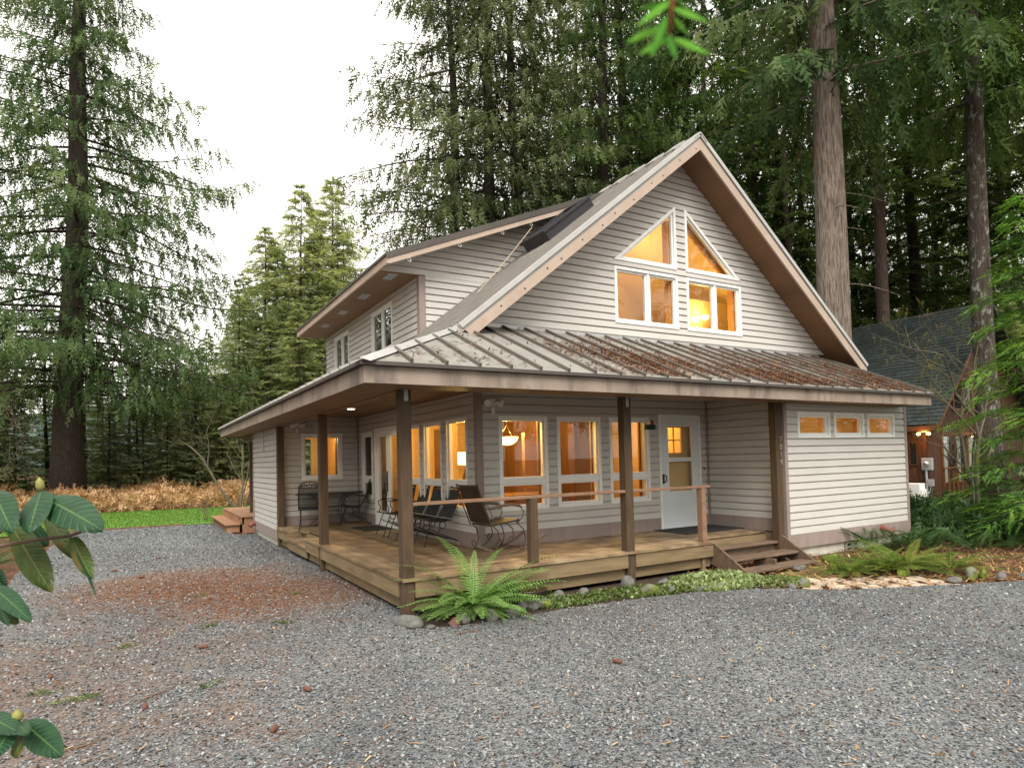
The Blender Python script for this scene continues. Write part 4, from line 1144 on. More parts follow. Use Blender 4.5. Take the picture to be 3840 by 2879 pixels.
for fx, dep, s, i in [(1500, 44, .8, 0), (1580, 48, .9, 1), (1680, 50, .85, 0), (1800, 54, .9, 1), (1880, 40, .55, 0), (1960, 48, .7, 1), (2060, 44, .6, 0), (2160, 50, .75, 1), (2220, 44, .6, 0), (1340, 52, 1.0, 1), (1180, 50, .9, 0), (1790, 30, .40, 1), (2190, 27, .34, 1), (1230, 30, .42, 0), (1690, 28, .45, 1), (1735, 26, .38, 0), (1840, 34, .42, 1), (1930, 36, .40, 0), (1985, 42, .5, 1), (2055, 34, .42, 0), (2110, 38, .5, 1), (2170, 31, .45, 0), (1620, 30, .5, 1), (1560, 28, .42, 0), (1760, 42, .55, 1), (2240, 38, .55, 0), (1900, 52, .7, 1), (2020, 56, .75, 0), (2130, 58, .8, 1)]:
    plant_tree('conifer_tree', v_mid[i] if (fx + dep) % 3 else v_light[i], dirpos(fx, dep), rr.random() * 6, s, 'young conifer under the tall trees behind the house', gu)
gb = 'conifers facing the house across the drive'
for (X, Y, s, i) in ((-17, -15, .6, 0), (-9, -21, .50, 1), (-4, -23, .48, 2), (1.5, -23, .5, 0), (9, -18, .75, 1), (15, -15, .85, 2), (21, -10, .9, 0), (-20, -6, .8, 1), (-19, 4, .9, 2), (-17, 15, .8, 0)):
    plant_tree('conifer_tree', v_dark[i], (X, Y, 0), rr.random() * 6, s, 'conifer across the drive, reflected in the windows', gb)

# bright young hemlock at the right edge
hm = conifer('hemlock', 77, 6.6, .5, prof((0, 1.55), (.3, 1.4), (.7, .85), (1, .1)), 58, 'hemlock', 'hem_leaf', 'bark_dark', .06,
             nsec=26, nsp=6, K=16, Lsp=.26, Wsp=.034, rise=.16, sag=.34, lift=.0, limb_r=.012)
plant_tree('hemlock_tree', hm, (11.75, -2.0, 0), 0, 1.0, 'bright green feathery young hemlock at the right edge')

# mossy bare maple between the houses
def bare_tree(seed, stems, leaf_moss=True, r=.07):
    rng = np.random.default_rng(seed); mb = MB(); buds = []
    def grow(p, d, L, rad, lev):
        pts = [p]; dd = np.array(d, float)
        n = 5
        for i in range(n):
            dd = unit(dd + rng.normal(size=3) * .16 + np.array([0, 0, .05]))
            pts.append(pts[-1] + dd * L / n)
        mb.tube(pts, list(np.linspace(rad, rad * .55, n + 1)), 6 if lev < 2 else 4, cap=False)
        if lev < 4 and rad > .005:
            for k in range(3 if lev else 3):
                i = rng.integers(2, n + 1)
                az = rng.random() * 6.28; h = np.array([math.cos(az), math.sin(az), rng.uniform(-.1, .5)])
                grow(pts[i], unit(dd * .7 + h * .8), L * rng.uniform(.5, .75), rad * .5, lev + 1)
        else: buds.append(pts[-1])
    for (p, d, L, rad) in stems: grow(np.array(p, float), d, L, rad, 0)
    return mb, buds
mb, bu = bare_tree(5, [((0, 0, 0), (-.06, .0, 1), 2.6, .062), ((.05, .05, 0), (.12, .1, 1), 2.2, .045), ((-.05, .05, .9), (-.35, .2, 1), 2.4, .045)])
mt = empty('maple_tree', (14.75, .62, 0), 0, 'bare leaning maple with mossy limbs in front of the green-roofed cabin', 'tree')
mb.obj('trunk', M['bark_moss'], mt, True)
mv = MB(); rng = np.random.default_rng(8)
P = np.array(bu); n = 260; idx = rng.integers(0, len(P), n)
V, F_ = leaflets(rng, P[idx] + rng.normal(size=(n, 3)) * .06, rng.normal(size=(n, 3)) * .3 + np.array([0, 0, -1.]), np.full(n, .16), np.full(n, .05), 5)
o = new_obj('moss', mesh_np('moss', V, F_, foliage('hanging_moss', [(.08, .075, .02), (.15, .14, .03), (.24, .22, .05)]), np.repeat(rng.random(n), 15)), mt)
mb, bu = bare_tree(9, [((0, 0, 0), (-.42, .0, 1), 2.6, .06), ((.2, .1, 0), (-.1, .2, 1), 2.8, .05), ((.35, 0, 0), (.25, .1, 1), 2.6, .05), ((.1, .2, 0), (.05, -.1, 1), 2.2, .035)])
sh = empty('bare_shrub', (.9, 22.6, 0), 0, 'leafless multi-stemmed shrub by the orange back steps', 'shrub')
mb.obj('stem', M['bark_moss'], sh, True)
mb, bu = bare_tree(12, [((0, 0, 0), (-.3, 0, 1), .7, .014), ((.05, 0, 0), (.35, .1, 1), .65, .013), ((0, .1, 0), (0, .4, 1), .7, .012), ((0, -.1, 0), (.1, -.5, .8), .6, .012)])
sh = empty('dry_shrub', (-.7, 17.2, 0), 0, 'low brown twiggy shrub on the lawn corner before the back steps', 'shrub')
mb.obj('stem', M['twig'], sh)
V, F_ = leaflets(rng, np.array(bu)[rng.integers(0, len(bu), 150)], rng.normal(size=(150, 3)), np.full(150, .12), np.full(150, .05), 4)
new_obj('leaves', mesh_np('leaves', V, F_, M['bracken'], np.repeat(rng.random(150) * .4, 12)), sh)
gb2 = 'leafless twiggy bushes at the left edge'
mb, bu = bare_tree(14, [((0, 0, 0), (.5, -.2, .8), 3.2, .03), ((.2, 0, 0), (.2, .1, 1), 3.0, .03), ((-.3, .2, 0), (.7, .1, .6), 3.0, .025), ((-.2, -.2, 0), (-.2, -.1, 1), 3, .03)])
tw = empty('twiggy_bush', (-8.6, 22.5, 0), 0, 'leafless reddish twigs under the big cedar at the left edge', 'shrub')
mb.obj('stem', M['twig'], tw)

# ------------------------------------------------------------------ ground
def flat(name, pts, z, m, kind='structure'):
    mb = MB(); mb.poly([(x, y, z) for x, y in pts]); o = mb.obj(name, m); tag(o, kind=kind); return o
def litter_mat():
    m, t, out = _mk('forest_floor')
    b = t.nodes.new('ShaderNodeBsdfPrincipled'); b.inputs['Roughness'].default_value = .95; b.inputs['Specular IOR Level'].default_value = .1
    n = _noise(t, _coord(t), 14, 8, .75); r = _ramp(t, [(.30, (.035, .02, .013)), (.5, (.11, .055, .034)), (.68, (.24, .14, .09))])
    t.links.new(n.outputs[0], r.inputs[0])
    n2 = _noise(t, _coord(t), 1.1, 4); r2 = _ramp(t, [(.52, (0, 0, 0)), (.66, (.7, .7, .7))]); t.links.new(n2.outputs[0], r2.inputs[0])
    c = _mix(t, r2.outputs[0], r.outputs[0], (.055, .06, .018))
    t.links.new(c, b.inputs['Base Color'])
    bp = t.nodes.new('ShaderNodeBump'); bp.inputs['Strength'].default_value = .9; bp.inputs['Distance'].default_value = .03
    t.links.new(n.outputs[0], bp.inputs['Height']); t.links.new(bp.outputs[0], b.inputs['Normal']); t.links.new(b.outputs[0], out.inputs[0])
    return m
M['floor'] = litter_mat()
flat('ground', [(-900, -900), (900, -900), (900, 900), (-900, 900)], -.03, M['floor'])
bed_edge = [(-.05, -.30), (.0, -.56), (.35, -.70), (1.05, -.76), (1.75, -.74), (2.86, -.86), (3.97, -1.06), (4.75, -1.55), (5.1, -1.98), (5.85, -2.33), (6.8, -2.78), (7.3, -2.98), (8.6, -3.75), (10.5, -4.9), (16, -8)]
gpoly = [(-4.35, 15.7), (-.45, 15.5), (-.45, 11.4), (.1, 11.2), (.1, 7.8), (.35, 6.7), (.35, .3), (.1, -.1)] + bed_edge + [(16, -26), (-14, -26), (-9, -9), (-4.1, 1.5), (-4.5, 7)]
def gravel_mat():
    m, t, out = _mk('crushed_gravel')
    b = t.nodes.new('ShaderNodeBsdfPrincipled'); b.inputs['Roughness'].default_value = .75; b.inputs['Specular IOR Level'].default_value = .3
    mp = _coord(t)
    cols = [(0, (.018, .022, .026)), (.3, (.088, .099, .110)), (.6, (.152, .164, .174)), (.88, (.225, .225, .22)), (.985, (.28, .275, .27)), (1, (.36, .35, .34))]
    def vor(s):
        v = t.nodes.new('ShaderNodeTexVoronoi'); v.inputs['Scale'].default_value = s; v.inputs['Randomness'].default_value = 1
        t.links.new(mp.outputs[0], v.inputs['Vector'])
        sp = t.nodes.new('ShaderNodeSeparateColor'); t.links.new(v.outputs['Color'], sp.inputs[0])
        r = _ramp(t, cols); t.links.new(sp.outputs[0], r.inputs[0])
        return v, r, sp
    v1, r1, s1 = vor(68); v2, r2, s2 = vor(120)
    n = _noise(t, mp, 25, 3)
    c = _mix(t, n.outputs[0], r1.outputs[0], r2.outputs[0])
    gap = _ramp(t, [(.35, (1, 1, 1)), (.75, (.30, .30, .30))]); t.links.new(v1.outputs['Distance'], gap.inputs[0])
    gp = t.nodes.new('ShaderNodeMath')
    nw = _noise(t, _coord(t, (1, .45, 1), (0, 0, .55)), .55, 4, .55); rw = _ramp(t, [(.35, (.74, .73, .72)), (.65, (1.16, 1.14, 1.10))]); t.links.new(nw.outputs[0], rw.inputs[0])
    c = _mix(t, 1.0, c, rw.outputs[0], 'MULTIPLY')
    # rusty conifer needles gathered in drifts
    def blob(x, y, r):
        vd = t.nodes.new('ShaderNodeVectorMath'); vd.operation = 'DISTANCE'; t.links.new(mp.outputs[0], vd.inputs[0]); vd.inputs[1].default_value = (x, y, 0)
        return _math(t, 'SUBTRACT', 1.0, _math(t, 'DIVIDE', vd.outputs['Value'], r))
    f = _math(t, 'MAXIMUM', _math(t, 'MAXIMUM', blob(-1.0, 2.3, 2.0), blob(-2.0, 4.2, 2.4)), _math(t, 'MAXIMUM', _math(t, 'MULTIPLY', blob(-4.4, -.5, 5.4), .42), 0.0))
    f = _math(t, 'MULTIPLY', f, .95)
    n3 = _noise(t, mp, 1.3, 4, .6); n4 = _noise(t, mp, 26, 5, .7); n5 = _noise(t, _coord(t, (1, 2.2, 1), (0, 0, .4)), 9, 4, .7)
    a = _math(t, 'ADD', f, _math(t, 'MULTIPLY', n3.outputs[0], .85))
    a = _math(t, 'ADD', a, _math(t, 'MULTIPLY', n4.outputs[0], .75))
    a = _math(t, 'ADD', a, _math(t, 'MULTIPLY', n5.outputs[0], .5))
    rm = _ramp(t, [(.58, (0, 0, 0)), (.80, (.8, .8, .8))])
    t.links.new(_math(t, 'MULTIPLY', a, .5), rm.inputs[0])
    n6 = _noise(t, mp, 60, 4, .7); rc = _ramp(t, [(.3, (.085, .040, .020)), (.5, (.175, .080, .040)), (.7, (.29, .155, .085))]); t.links.new(n6.outputs[0], rc.inputs[0])
    c = _mix(t, rm.outputs[0], c, rc.outputs[0])
    t.links.new(c, b.inputs['Base Color'])
    bp = t.nodes.new('ShaderNodeBump'); bp.inputs['Strength'].default_value = 1.0; bp.inputs['Distance'].default_value = .008; bp.invert = True
    t.links.new(v1.outputs['Distance'], bp.inputs['Height'])
    bp2 = t.nodes.new('ShaderNodeBump'); bp2.inputs['Strength'].default_value = .7; bp2.inputs['Distance'].default_value = .010
    t.links.new(s1.outputs[1], bp2.inputs['Height']); t.links.new(bp.outputs[0], bp2.inputs['Normal'])
    t.links.new(bp2.outputs[0], b.inputs['Normal']); t.links.new(b.outputs[0], out.inputs[0])
    return m
M['gravel'] = gravel_mat()
flat('gravel_drive', gpoly, 0.0, M['gravel'])
lawn = flat('lawn', [(-14, 15.9), (-.5, 15.72), (1.5, 15.9), (2.2, 24.5), (-14, 26.0)], .0, mat('turf', [(.07, .16, .02), (.12, .24, .035)], 3, rough=.9))
mb = MB(); mb.bar((-4.4, 15.8, .01), (-1.4, 15.66, .01), .08, .07); tag(mb.obj('lawn_edging', M['stick']), 'weathered board edging between gravel and lawn', 'edging')
# far hill
mb = MB()
n = 48
for i in range(n):
    a0 = R(-75 + 150 * i / n); a1 = R(-75 + 150 * (i + 1) / n)
    def hp_(a, k): r_ = (330, 430, 560, 760)[k]; h = (0, 30, 62, 78)[k] * (1 + .25 * math.sin(a * 5) + .12 * math.sin(a * 13)); return (r_ * math.sin(a), r_ * math.cos(a), h - 4)
    for k in range(3): mb.poly([hp_(a0, k), hp_(a1, k), hp_(a1, k + 1), hp_(a0, k + 1)])
tag(mb.obj('hill', mat('wooded_hill', [(.03, .05, .04), (.06, .085, .07)], .09, rough=1, bump=.6)), kind='structure')

def inside(x, y, poly):
    x = np.asarray(x); y = np.asarray(y); r = np.zeros(x.shape, bool)
    j = len(poly) - 1
    for i in range(len(poly)):
        xi, yi = poly[i]; xj, yj = poly[j]
        c = ((yi > y) != (yj > y)) & (x < (xj - xi) * (y - yi) / (yj - yi + 1e-12) + xi)
        r ^= c; j = i
    return r
def fan(rng, n, r0, r1, a0=-42, a1=42, p=1.0):
    """random ground points in front of the house, denser toward the drive's near end"""
    r_ = r0 + (r1 - r0) * rng.random(n) ** p; a = np.radians(30.8 + rng.uniform(a0, a1, n))
    return -2.635 + r_ * np.sin(a), -7.17 + r_ * np.cos(a), r_
# loose stone chips
rng = np.random.default_rng(1)
x, y, r_ = fan(rng, 230000, 2.0, 27, p=1.15)
k = inside(x, y, gpoly); x, y, r_ = x[k], y[k], r_[k]
N = len(x)
sz = rng.uniform(.0045, .0105, N) * (1 + r_ * .055)
yaw = rng.random(N) * 6.28
ax = np.stack([np.cos(yaw), np.sin(yaw), rng.normal(size=N) * .35], 1); bx = np.stack([-np.sin(yaw), np.cos(yaw), rng.normal(size=N) * .35], 1) * rng.uniform(.45, .9, N)[:, None]
c = np.stack([x, y, .004 + rng.random(N) * .006], 1)
q = [(-1, -.7), (.5, -1), (1, .3), (.1, 1), (-.9, .6)]
V = np.stack([c + (ax * a + bx * b) * sz[:, None] for a, b in q], 1).reshape(-1, 3)
V[:, 2] = np.maximum(V[:, 2], .001)
def tintmat(name, stops, rough=.7):
    m, t, out = _mk(name); at = t.nodes.new('ShaderNodeAttribute'); at.attribute_name = 'tint'
    r = _ramp(t, stops); t.links.new(at.outputs['Fac'], r.inputs[0]); b = t.nodes.new('ShaderNodeBsdfPrincipled'); b.inputs['Roughness'].default_value = rough
    t.links.new(r.outputs[0], b.inputs['Base Color']); t.links.new(b.outputs[0], out.inputs[0]); return m
M['chip'] = tintmat('stone_chip', [(0, (.025, .03, .034)), (.3, (.092, .104, .116)), (.6, (.16, .173, .186)), (.88, (.235, .235, .23)), (.985, (.28, .28, .275)), (1, (.36, .355, .35))], .6)
tag(new_obj('gravel_chips', mesh_np('gravel_chips', V, np.arange(len(V)).reshape(-1, 5), M['chip'], np.repeat(rng.random(N), 5))), kind='stuff')
# needles, flakes and bits
def strips(name, P, L, W, m, tint, lift=.006, tilt=.12):
    N = len(P); yaw = rng.random(N) * 6.28
    d = np.stack([np.cos(yaw), np.sin(yaw), rng.normal(size=N) * tilt], 1) * L[:, None]
    s = np.stack([-np.sin(yaw), np.cos(yaw), np.zeros(N)], 1) * W[:, None]
    V = np.stack([P - d - s, P + d - s * .5, P + d + s * .5, P - d + s], 1).reshape(-1, 3)
    return mesh_np(name, V, np.arange(4 * N).reshape(-1, 4), m, np.repeat(tint, 4))
x = np.concatenate([rng.normal(-1.3, 1.0, 9000), rng.normal(-2.3, .8, 4000), rng.uniform(-6, 6, 12000)]); y = np.concatenate([rng.normal(2.7, .9, 9000), rng.normal(4.0, .7, 4000), rng.uniform(-6, 9, 12000)])
k = inside(x, y, gpoly); x, y = x[k], y[k]; N = len(x)
tag(new_obj('needle_litter', strips('needle_litter', np.stack([x, y, np.full(N, .010)], 1), rng.uniform(.012, .035, N), rng.uniform(.0015, .004, N), M['needle'], rng.random(N))), kind='stuff')
# litter lying on the porch roof
x = np.concatenate([rng.uniform(-.4, 10.4, 3000), rng.uniform(2.5, 10.4, 16000)]); t_ = np.concatenate([rng.random(3000), rng.beta(1.3, 3.1, 16000)])
cl = np.sin(x * 2.1) * .5 + np.sin(x * 5.3 + 1) * .3 + np.sin(t_ * 9 + x) * .5
k = (rng.random(len(x)) < np.clip(.35 + .5 * cl + .03 * x, .04, 1)); x, t_ = x[k], t_[k]
y = -.62 + t_ * 2.3; k = y < x - .1; x, y = x[k], y[k]; N = len(x)
tag(new_obj('roof_litter', strips('roof_litter', np.stack([x, y, 2.87 + SK * (y + .66) + .008 + rng.random(N) * .01], 1), rng.uniform(.02, .08, N), rng.uniform(.004, .012, N), M['roof_needle'], rng.random(N), tilt=.3)), kind='stuff')
# bark chips and twigs on the right-hand bed
x = rng.uniform(4.6, 13, 7000); y = rng.uniform(-5.5, .2, 7000); k = ~inside(x, y, gpoly); x, y = x[k], y[k]; N = len(x)
tag(new_obj('bark_litter', strips('bark_litter', np.stack([x, y, np.full(N, -.005) + rng.random(N) * .03], 1), rng.uniform(.02, .09, N), rng.uniform(.004, .016, N), M['bracken'], np.clip(rng.normal(.25, .3, N), 0, 1), tilt=.25)), kind='stuff')
# lawn blades
x = rng.uniform(-13.5, 1.5, 26000); y = rng.uniform(15.9, 24.6, 26000); N = len(x)
h = rng.uniform(.03, .07, N); yaw = rng.random(N) * 6.28
dx = np.stack([np.cos(yaw), np.sin(yaw), np.zeros(N)], 1) * .012; b = np.stack([x, y, np.zeros(N)], 1)
V = np.stack([b - dx, b + dx, b + np.stack([rng.normal(size=N) * .02, rng.normal(size=N) * .02, h], 1)], 1).reshape(-1, 3)
tag(new_obj('lawn_grass', mesh_np('lawn_grass', V, np.arange(3 * N).reshape(-1, 3), M['grass'], np.repeat(rng.random(N), 3))), kind='stuff')
# dead bracken band
x = rng.uniform(-13, 3.5, 9000); y = 24.6 + 9 * rng.random(9000) ** 1.3; N = len(x)
P = np.stack([x, y, .15 + rng.random(N) * (.38 + .30 * np.sin(x * .9) ** 2 + .03 * (y - 24))], 1)
V, F_ = leaflets(rng, P, rng.normal(size=(N, 3)) + np.array([0, 0, -.2]), rng.uniform(.3, .65, N), rng.uniform(.10, .2, N), 6)
tag(new_obj('dead_bracken', mesh_np('dead_bracken', V, F_, M['bracken'], np.repeat(np.clip(rng.normal(.5, .25, N), 0, 1), 18))), kind='stuff')
# dark undergrowth beneath the forest
x = np.concatenate([rng.uniform(10.8, 34, 5200), rng.uniform(-16, 4, 1800)]); y = np.concatenate([rng.uniform(-1.6, 30, 5200), rng.uniform(33, 48, 1800)])
k = ~((x > 18.4) & (x < 27) & (y > 2.6) & (y < 9)) & ~((y < 2.8) & (x < 13.2)) & ~((y < 5.5) & (x < 18.6)) | (x < 5)
x, y = x[k], y[k]; N = len(x)
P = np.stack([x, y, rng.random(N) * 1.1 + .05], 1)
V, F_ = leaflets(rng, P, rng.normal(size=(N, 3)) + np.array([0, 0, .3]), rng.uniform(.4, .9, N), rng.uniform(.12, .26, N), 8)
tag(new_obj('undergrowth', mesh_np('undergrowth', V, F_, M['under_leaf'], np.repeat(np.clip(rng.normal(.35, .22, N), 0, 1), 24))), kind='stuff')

n = 2600
x = rng.uniform(10.4, 16.5, n); y = rng.uniform(-2.6, 2.6, n); k = (y > -.9 - (x - 10.4) * .35) & ~((x < 11) & (y > -.1)); x, y = x[k], y[k]; n = len(x)
P = np.stack([x, y, .05 + rng.random(n) * (.22 + .30 * rng.random(n))], 1)
V, F_ = leaflets(rng, P, rng.normal(size=(n, 3)) + np.array([0, 0, .5]), rng.uniform(.25, .5, n), rng.uniform(.09, .15, n), 8, spread=1.0)
tag(new_obj('salal', mesh_np('salal', V, F_, M['under_leaf'], np.repeat(np.clip(rng.normal(.4, .25, n), 0, 1), 24))), kind='stuff')

n = 900
x, y, r_ = fan(rng, n, 2.2, 16); k = inside(x, y, gpoly); x, y = x[k], y[k]; n = len(x)
tag(new_obj('leaf_flakes', strips('leaf_flakes', np.stack([x, y, np.full(n, .014)], 1), rng.uniform(.010, .032, n), rng.uniform(.003, .010, n), M['bracken'], np.clip(rng.normal(.45, .3, n), 0, 1), tilt=.25)), kind='stuff')
# ------------------------------------------------------------------ ferns, rocks, small ground things
def fern(seed, nf, L, leaf, tilt=(.35, 1.25), npin=30, wid=.085, droop=.55, az0=None):
    rng = np.random.default_rng(seed); V = []; T = []; F_ = []
    for f in range(nf):
        az = f * 2.39996 + rng.normal() * .25 if az0 is None else az0[f][0]
        el = rng.uniform(*tilt) if az0 is None else az0[f][1]
        ln = L * rng.uniform(.7, 1.1) if az0 is None else az0[f][2]
        s = np.linspace(0, 1, npin + 1)
        e = el - droop * 2.0 * (.30 + .70 * min(el, 1.3) / 1.3) * s ** 1.3
        step = ln / npin
        hx = np.cumsum(np.cos(e)) * step; hz = np.cumsum(np.sin(e)) * step
        ax = np.array([math.cos(az), math.sin(az), 0]); sd = np.array([-math.sin(az), math.cos(az), 0])
        tw = rng.normal() * .35
        pts = ax[None] * hx[:, None] + np.array([0, 0, 1.])[None] * hz[:, None] + np.array([0, 0, .06])
        tint = np.clip(rng.normal(.5, .2), 0, 1)
        for i in range(3, npin):
            t = s[i]; w_ = wid * ln / L * min(1, (t / .14)) * (1 - t ** 2.2) ** .8 + .004
            d = unit(pts[i + 1] - pts[i]) if i < npin else d
            nrm = np.cross(d, sd); sid = sd * math.cos(tw) + nrm * math.sin(tw)
            for g in (-1, 1):
                b = pts[i]; tip = b + sid * g * w_ + d * w_ * .22 + nrm * (-.12 * w_) + rng.normal(size=3) * .004
                mid = b + (tip - b) * .4
                k = len(V)
                V += [b - d * step * .16, mid + d * step * .33, tip, mid - d * step * .33]; F_.append((k, k + 1, k + 2, k + 3)); T += [np.clip(tint + rng.normal() * .06, 0, 1)] * 4
        for i in range(npin):     # rachis
            k = len(V); q = sd * .004 * (1.2 - s[i])
            V += [pts[i] - q, pts[i + 1] - q, pts[i + 1] + q, pts[i] + q]; F_.append((k, k + 1, k + 2, k + 3)); T += [.9] * 4
    return mesh_np('fern', np.array(V), np.array(F_), M[leaf], np.array(T))
sp = [(R(a), e, l) for a, e, l in ((185, .75, .80), (200, .45, .78), (170, .95, .78), (215, .30, .72), (232, .25, .62), (250, .3, .62), (268, .2, .6), (285, .3, .62), (302, .45, .7), (318, .3, .72), (335, .5, .82), (350, .75, .95),
      (5, .55, .85), (150, .9, .7), (110, 1.40, 1.02), (95, 1.5, .80), (20, 1.33, .85), (60, 1.45, .74), (240, .65, .5), (280, .75, .5), (195, .2, .6), (310, .8, .55), (330, .25, .6), (225, .55, .8), (262, .5, .72), (294, .12, .66), (176, .35, .66), (345, .3, .75))]
sp = sp + [(a + .13, e * .8 + .05, l * .85) for a, e, l in sp if e < .8] + [(a - .12, e * .6, l * .7) for a, e, l in sp if e < .8 and math.cos(a + 1.6) > -.3] + [(k * .53, .45 + .5 * ((k * 7) % 5) / 5, .55) for k in range(14)]
fm = fern(2, len(sp), 1.0, 'fern_leaf', az0=[(a, e, l * (1.42 if e < 1.0 else 1.04)) for a, e, l in sp], npin=27, wid=.115, droop=.58)
tag(new_obj('fern', fm), 'large bright green sword fern at the front corner of the porch', 'fern').location = (.80, -.20, 0)
f2 = fern(6, 38, .85, 'fern_dark', tilt=(.12, 1.0), npin=26, wid=.085)
f3 = fern(8, 16, .85, 'under_leaf', tilt=(.1, .9), npin=24, wid=.09)
gf = 'ferns in the bed right of the stairs'
for i, (x, y, s, m, lb) in enumerate(((6.85, -1.70, .95, f2, 'low fern heap with yellowing fronds beside the flagstones'), (7.4, -1.70, 1.15, f2, 'fern with orange dead stalks in the middle of the bed'),
        (7.65, -2.2, .85, f2, 'small fern nearest the gravel in the right bed'), (6.35, -1.45, .8, f2, 'flattened fern by the mossy stones near the stairs'))):
    o = new_obj('fern', m); o.location = (x, y, 0); o.rotation_euler = (0, 0, i * 1.3); o.scale = (s, s, s * .62); tag(o, lb, 'fern', gf)
gf2 = 'dark ferns along the foundation and under the hemlock'
for i in range(16):
    x = rr.uniform(8.6, 13.0); y = -.35 - (x - 8.6) * .12 - rr.uniform(0, 1.3)
    o = new_obj('fern', f3); o.location = (x, y, -.02); o.rotation_euler = (rr.uniform(-.1, .1), rr.uniform(-.1, .1), rr.uniform(0, 6)); s = rr.uniform(.6, 1.05); o.scale = (s, s, s)
    tag(o, 'dark green fern in the tangle at the right foundation corner', 'fern', gf2)
gf3 = 'ferns at the left edge of the drive'
for i, (x, y, s) in enumerate(((-5.0, 8.2, .9), (-5.3, 9.6, 1.0), (-5.0, 6.8, .8), (-5.4, 5.6, .9), (-4.9, 11.0, .8), (-5.6, 7.4, 1.1))):
    o = new_obj('fern', f3); o.location = (x, y, 0); o.rotation_euler = (0, 0, i * 1.1); o.scale = (s, s, s); tag(o, 'green fern behind the rhododendron leaves at the left edge of the drive', 'fern', gf3)
def rock_mesh(seed, sx, sy, sz, m):
    rng = np.random.default_rng(seed)
    import bmesh
    bm = bmesh.new(); bmesh.ops.create_icosphere(bm, subdivisions=3, radius=1)
    ph = rng.random((5, 3)) * 6.28; fr = rng.normal(size=(5, 3)) * 1.6
    pl = [(Vector(unit(rng.normal(size=3))), rng.uniform(.62, .9)) for _ in range(7)]
    for v in bm.verts:
        c = v.co.copy()
        for nrm, dd in pl:
            e = c.dot(nrm) - dd
            if e > 0: c -= nrm * e * .85
        d = 1 + .06 * sum(math.sin(c.dot(Vector(fr[i])) + ph[i, 0]) for i in range(5))
        v.co = Vector((c.x * sx * d, c.y * sy * d, c.z * sz * d))
    me = bpy.data.meshes.new('rock'); bm.to_mesh(me); bm.free(); me.materials.append(M[m])
    for p in me.polygons: p.use_smooth = True
    return me
rg = 'stones edging the planting beds'
rocks = [(-.07, -.30, .17, .11, .09, 'rock', 'large flat grey stone at the foot of the porch corner post'), (-.06, -.50, .105, .08, .07, 'rock', 'rounded tan stone in front of the large grey one at the porch corner'),
  (.33, -.66, .075, .06, .055, 'maroon_rock', 'reddish-brown stone under the bright fern'), (.48, -.60, .085, .075, .075, 'rock', 'pale egg-shaped stone under the bright fern'), (.07, -.62, .06, .05, .03, 'rock', 'small flat pale stone left of the reddish one'),
  (.78, -.70, .06, .09, .085, 'rock', 'upright grey-green stone right of the bright fern'), (1.07, -.68, .11, .08, .085, 'rock', 'angular blue-grey stone before the bowl planter'), (1.31, -.48, .09, .075, .085, 'rock', 'whitish stone beside the bowl planter'),
  (1.47, -.52, .09, .08, .08, 'rock', 'dark brown stone right of the bowl planter'), (1.62, -.50, .09, .08, .075, 'rock_moss', 'moss-patched stone at the left end of the ground cover'), (3.12, -.72, .15, .11, .10, 'rock_moss', 'mossy boulder in front of the middle porch post'),
  (3.17, -.20, .12, .10, .10, 'rock', 'grey wedge stone against the middle porch post'), (3.42, -.80, .07, .06, .05, 'rock', 'small blue-grey stone right of the mossy boulder'), (3.85, -.95, .13, .06, .035, 'rock', 'long flat tan stone on the ground cover edge'),
  (4.10, -1.05, .10, .07, .05, 'rock_moss', 'brown mossy stone mid-way along the ground cover edge'), (4.35, -.75, .16, .12, .10, 'rock_moss', 'moss-covered lump among the ground cover by the stairs'), (5.05, -1.62, .10, .08, .08, 'rock_moss', 'dark stone at the left tip of the flagstones'),
  (4.85, -1.58, .08, .06, .05, 'rock', 'low grey stone left of the flagstones'), (7.15, -.62, .20, .15, .10, 'moss', 'bright mossy stone nearest the concrete foundation'), (6.55, -1.12, .19, .14, .09, 'moss', 'bright mossy stone at the far side of the flagstones'),
  (6.75, -2.0, .13, .10, .08, 'moss', 'bright mossy stone at the near side of the flagstones'), (7.23, -2.66, .11, .09, .12, 'rock_moss', 'tall grey stone with a mossy cap at the right gravel edge'), (7.34, -2.75, .07, .06, .09, 'moss', 'small mossy stone beside the tall one at the right gravel edge'),
  (6.85, -2.62, .18, .09, .05, 'rock', 'flat dark slab stone at the right gravel edge'), (7.55, -2.88, .08, .06, .06, 'rock', 'rounded stone right of the mossy pair'), (7.85, -3.05, .09, .06, .05, 'rock', 'pale low stone at the gravel edge, third from the right'),
  (8.05, -3.2, .10, .07, .07, 'rock', 'whitish stone at the gravel edge near the right border'), (6.15, -.75, .20, .10, .04, 'rock', 'flat stone slab beside the bottom step'),
  (2.0, -.22, .09, .07, .07, 'rock', 'grey stone under the rim board left of the middle post'), (2.35, -.30, .08, .06, .07, 'rock', 'small dark stone between ground cover and porch'), (3.75, -.30, .12, .06, .05, 'rock', 'stone under the porch right of the middle post')]
M['maroon_rock'] = mat('maroon_rock', [(.12, .06, .05), (.18, .09, .075)], 6, rough=.8, bump=.4)
for i, (x, y, a, b, c, m, lb) in enumerate(rocks):
    o = new_obj('rock', rock_mesh(100 + i, a, b, c, m)); o.location = (x, y, c * .45); o.rotation_euler = (0, 0, rr.uniform(-.5, .5)); tag(o, lb, 'stone', rg)
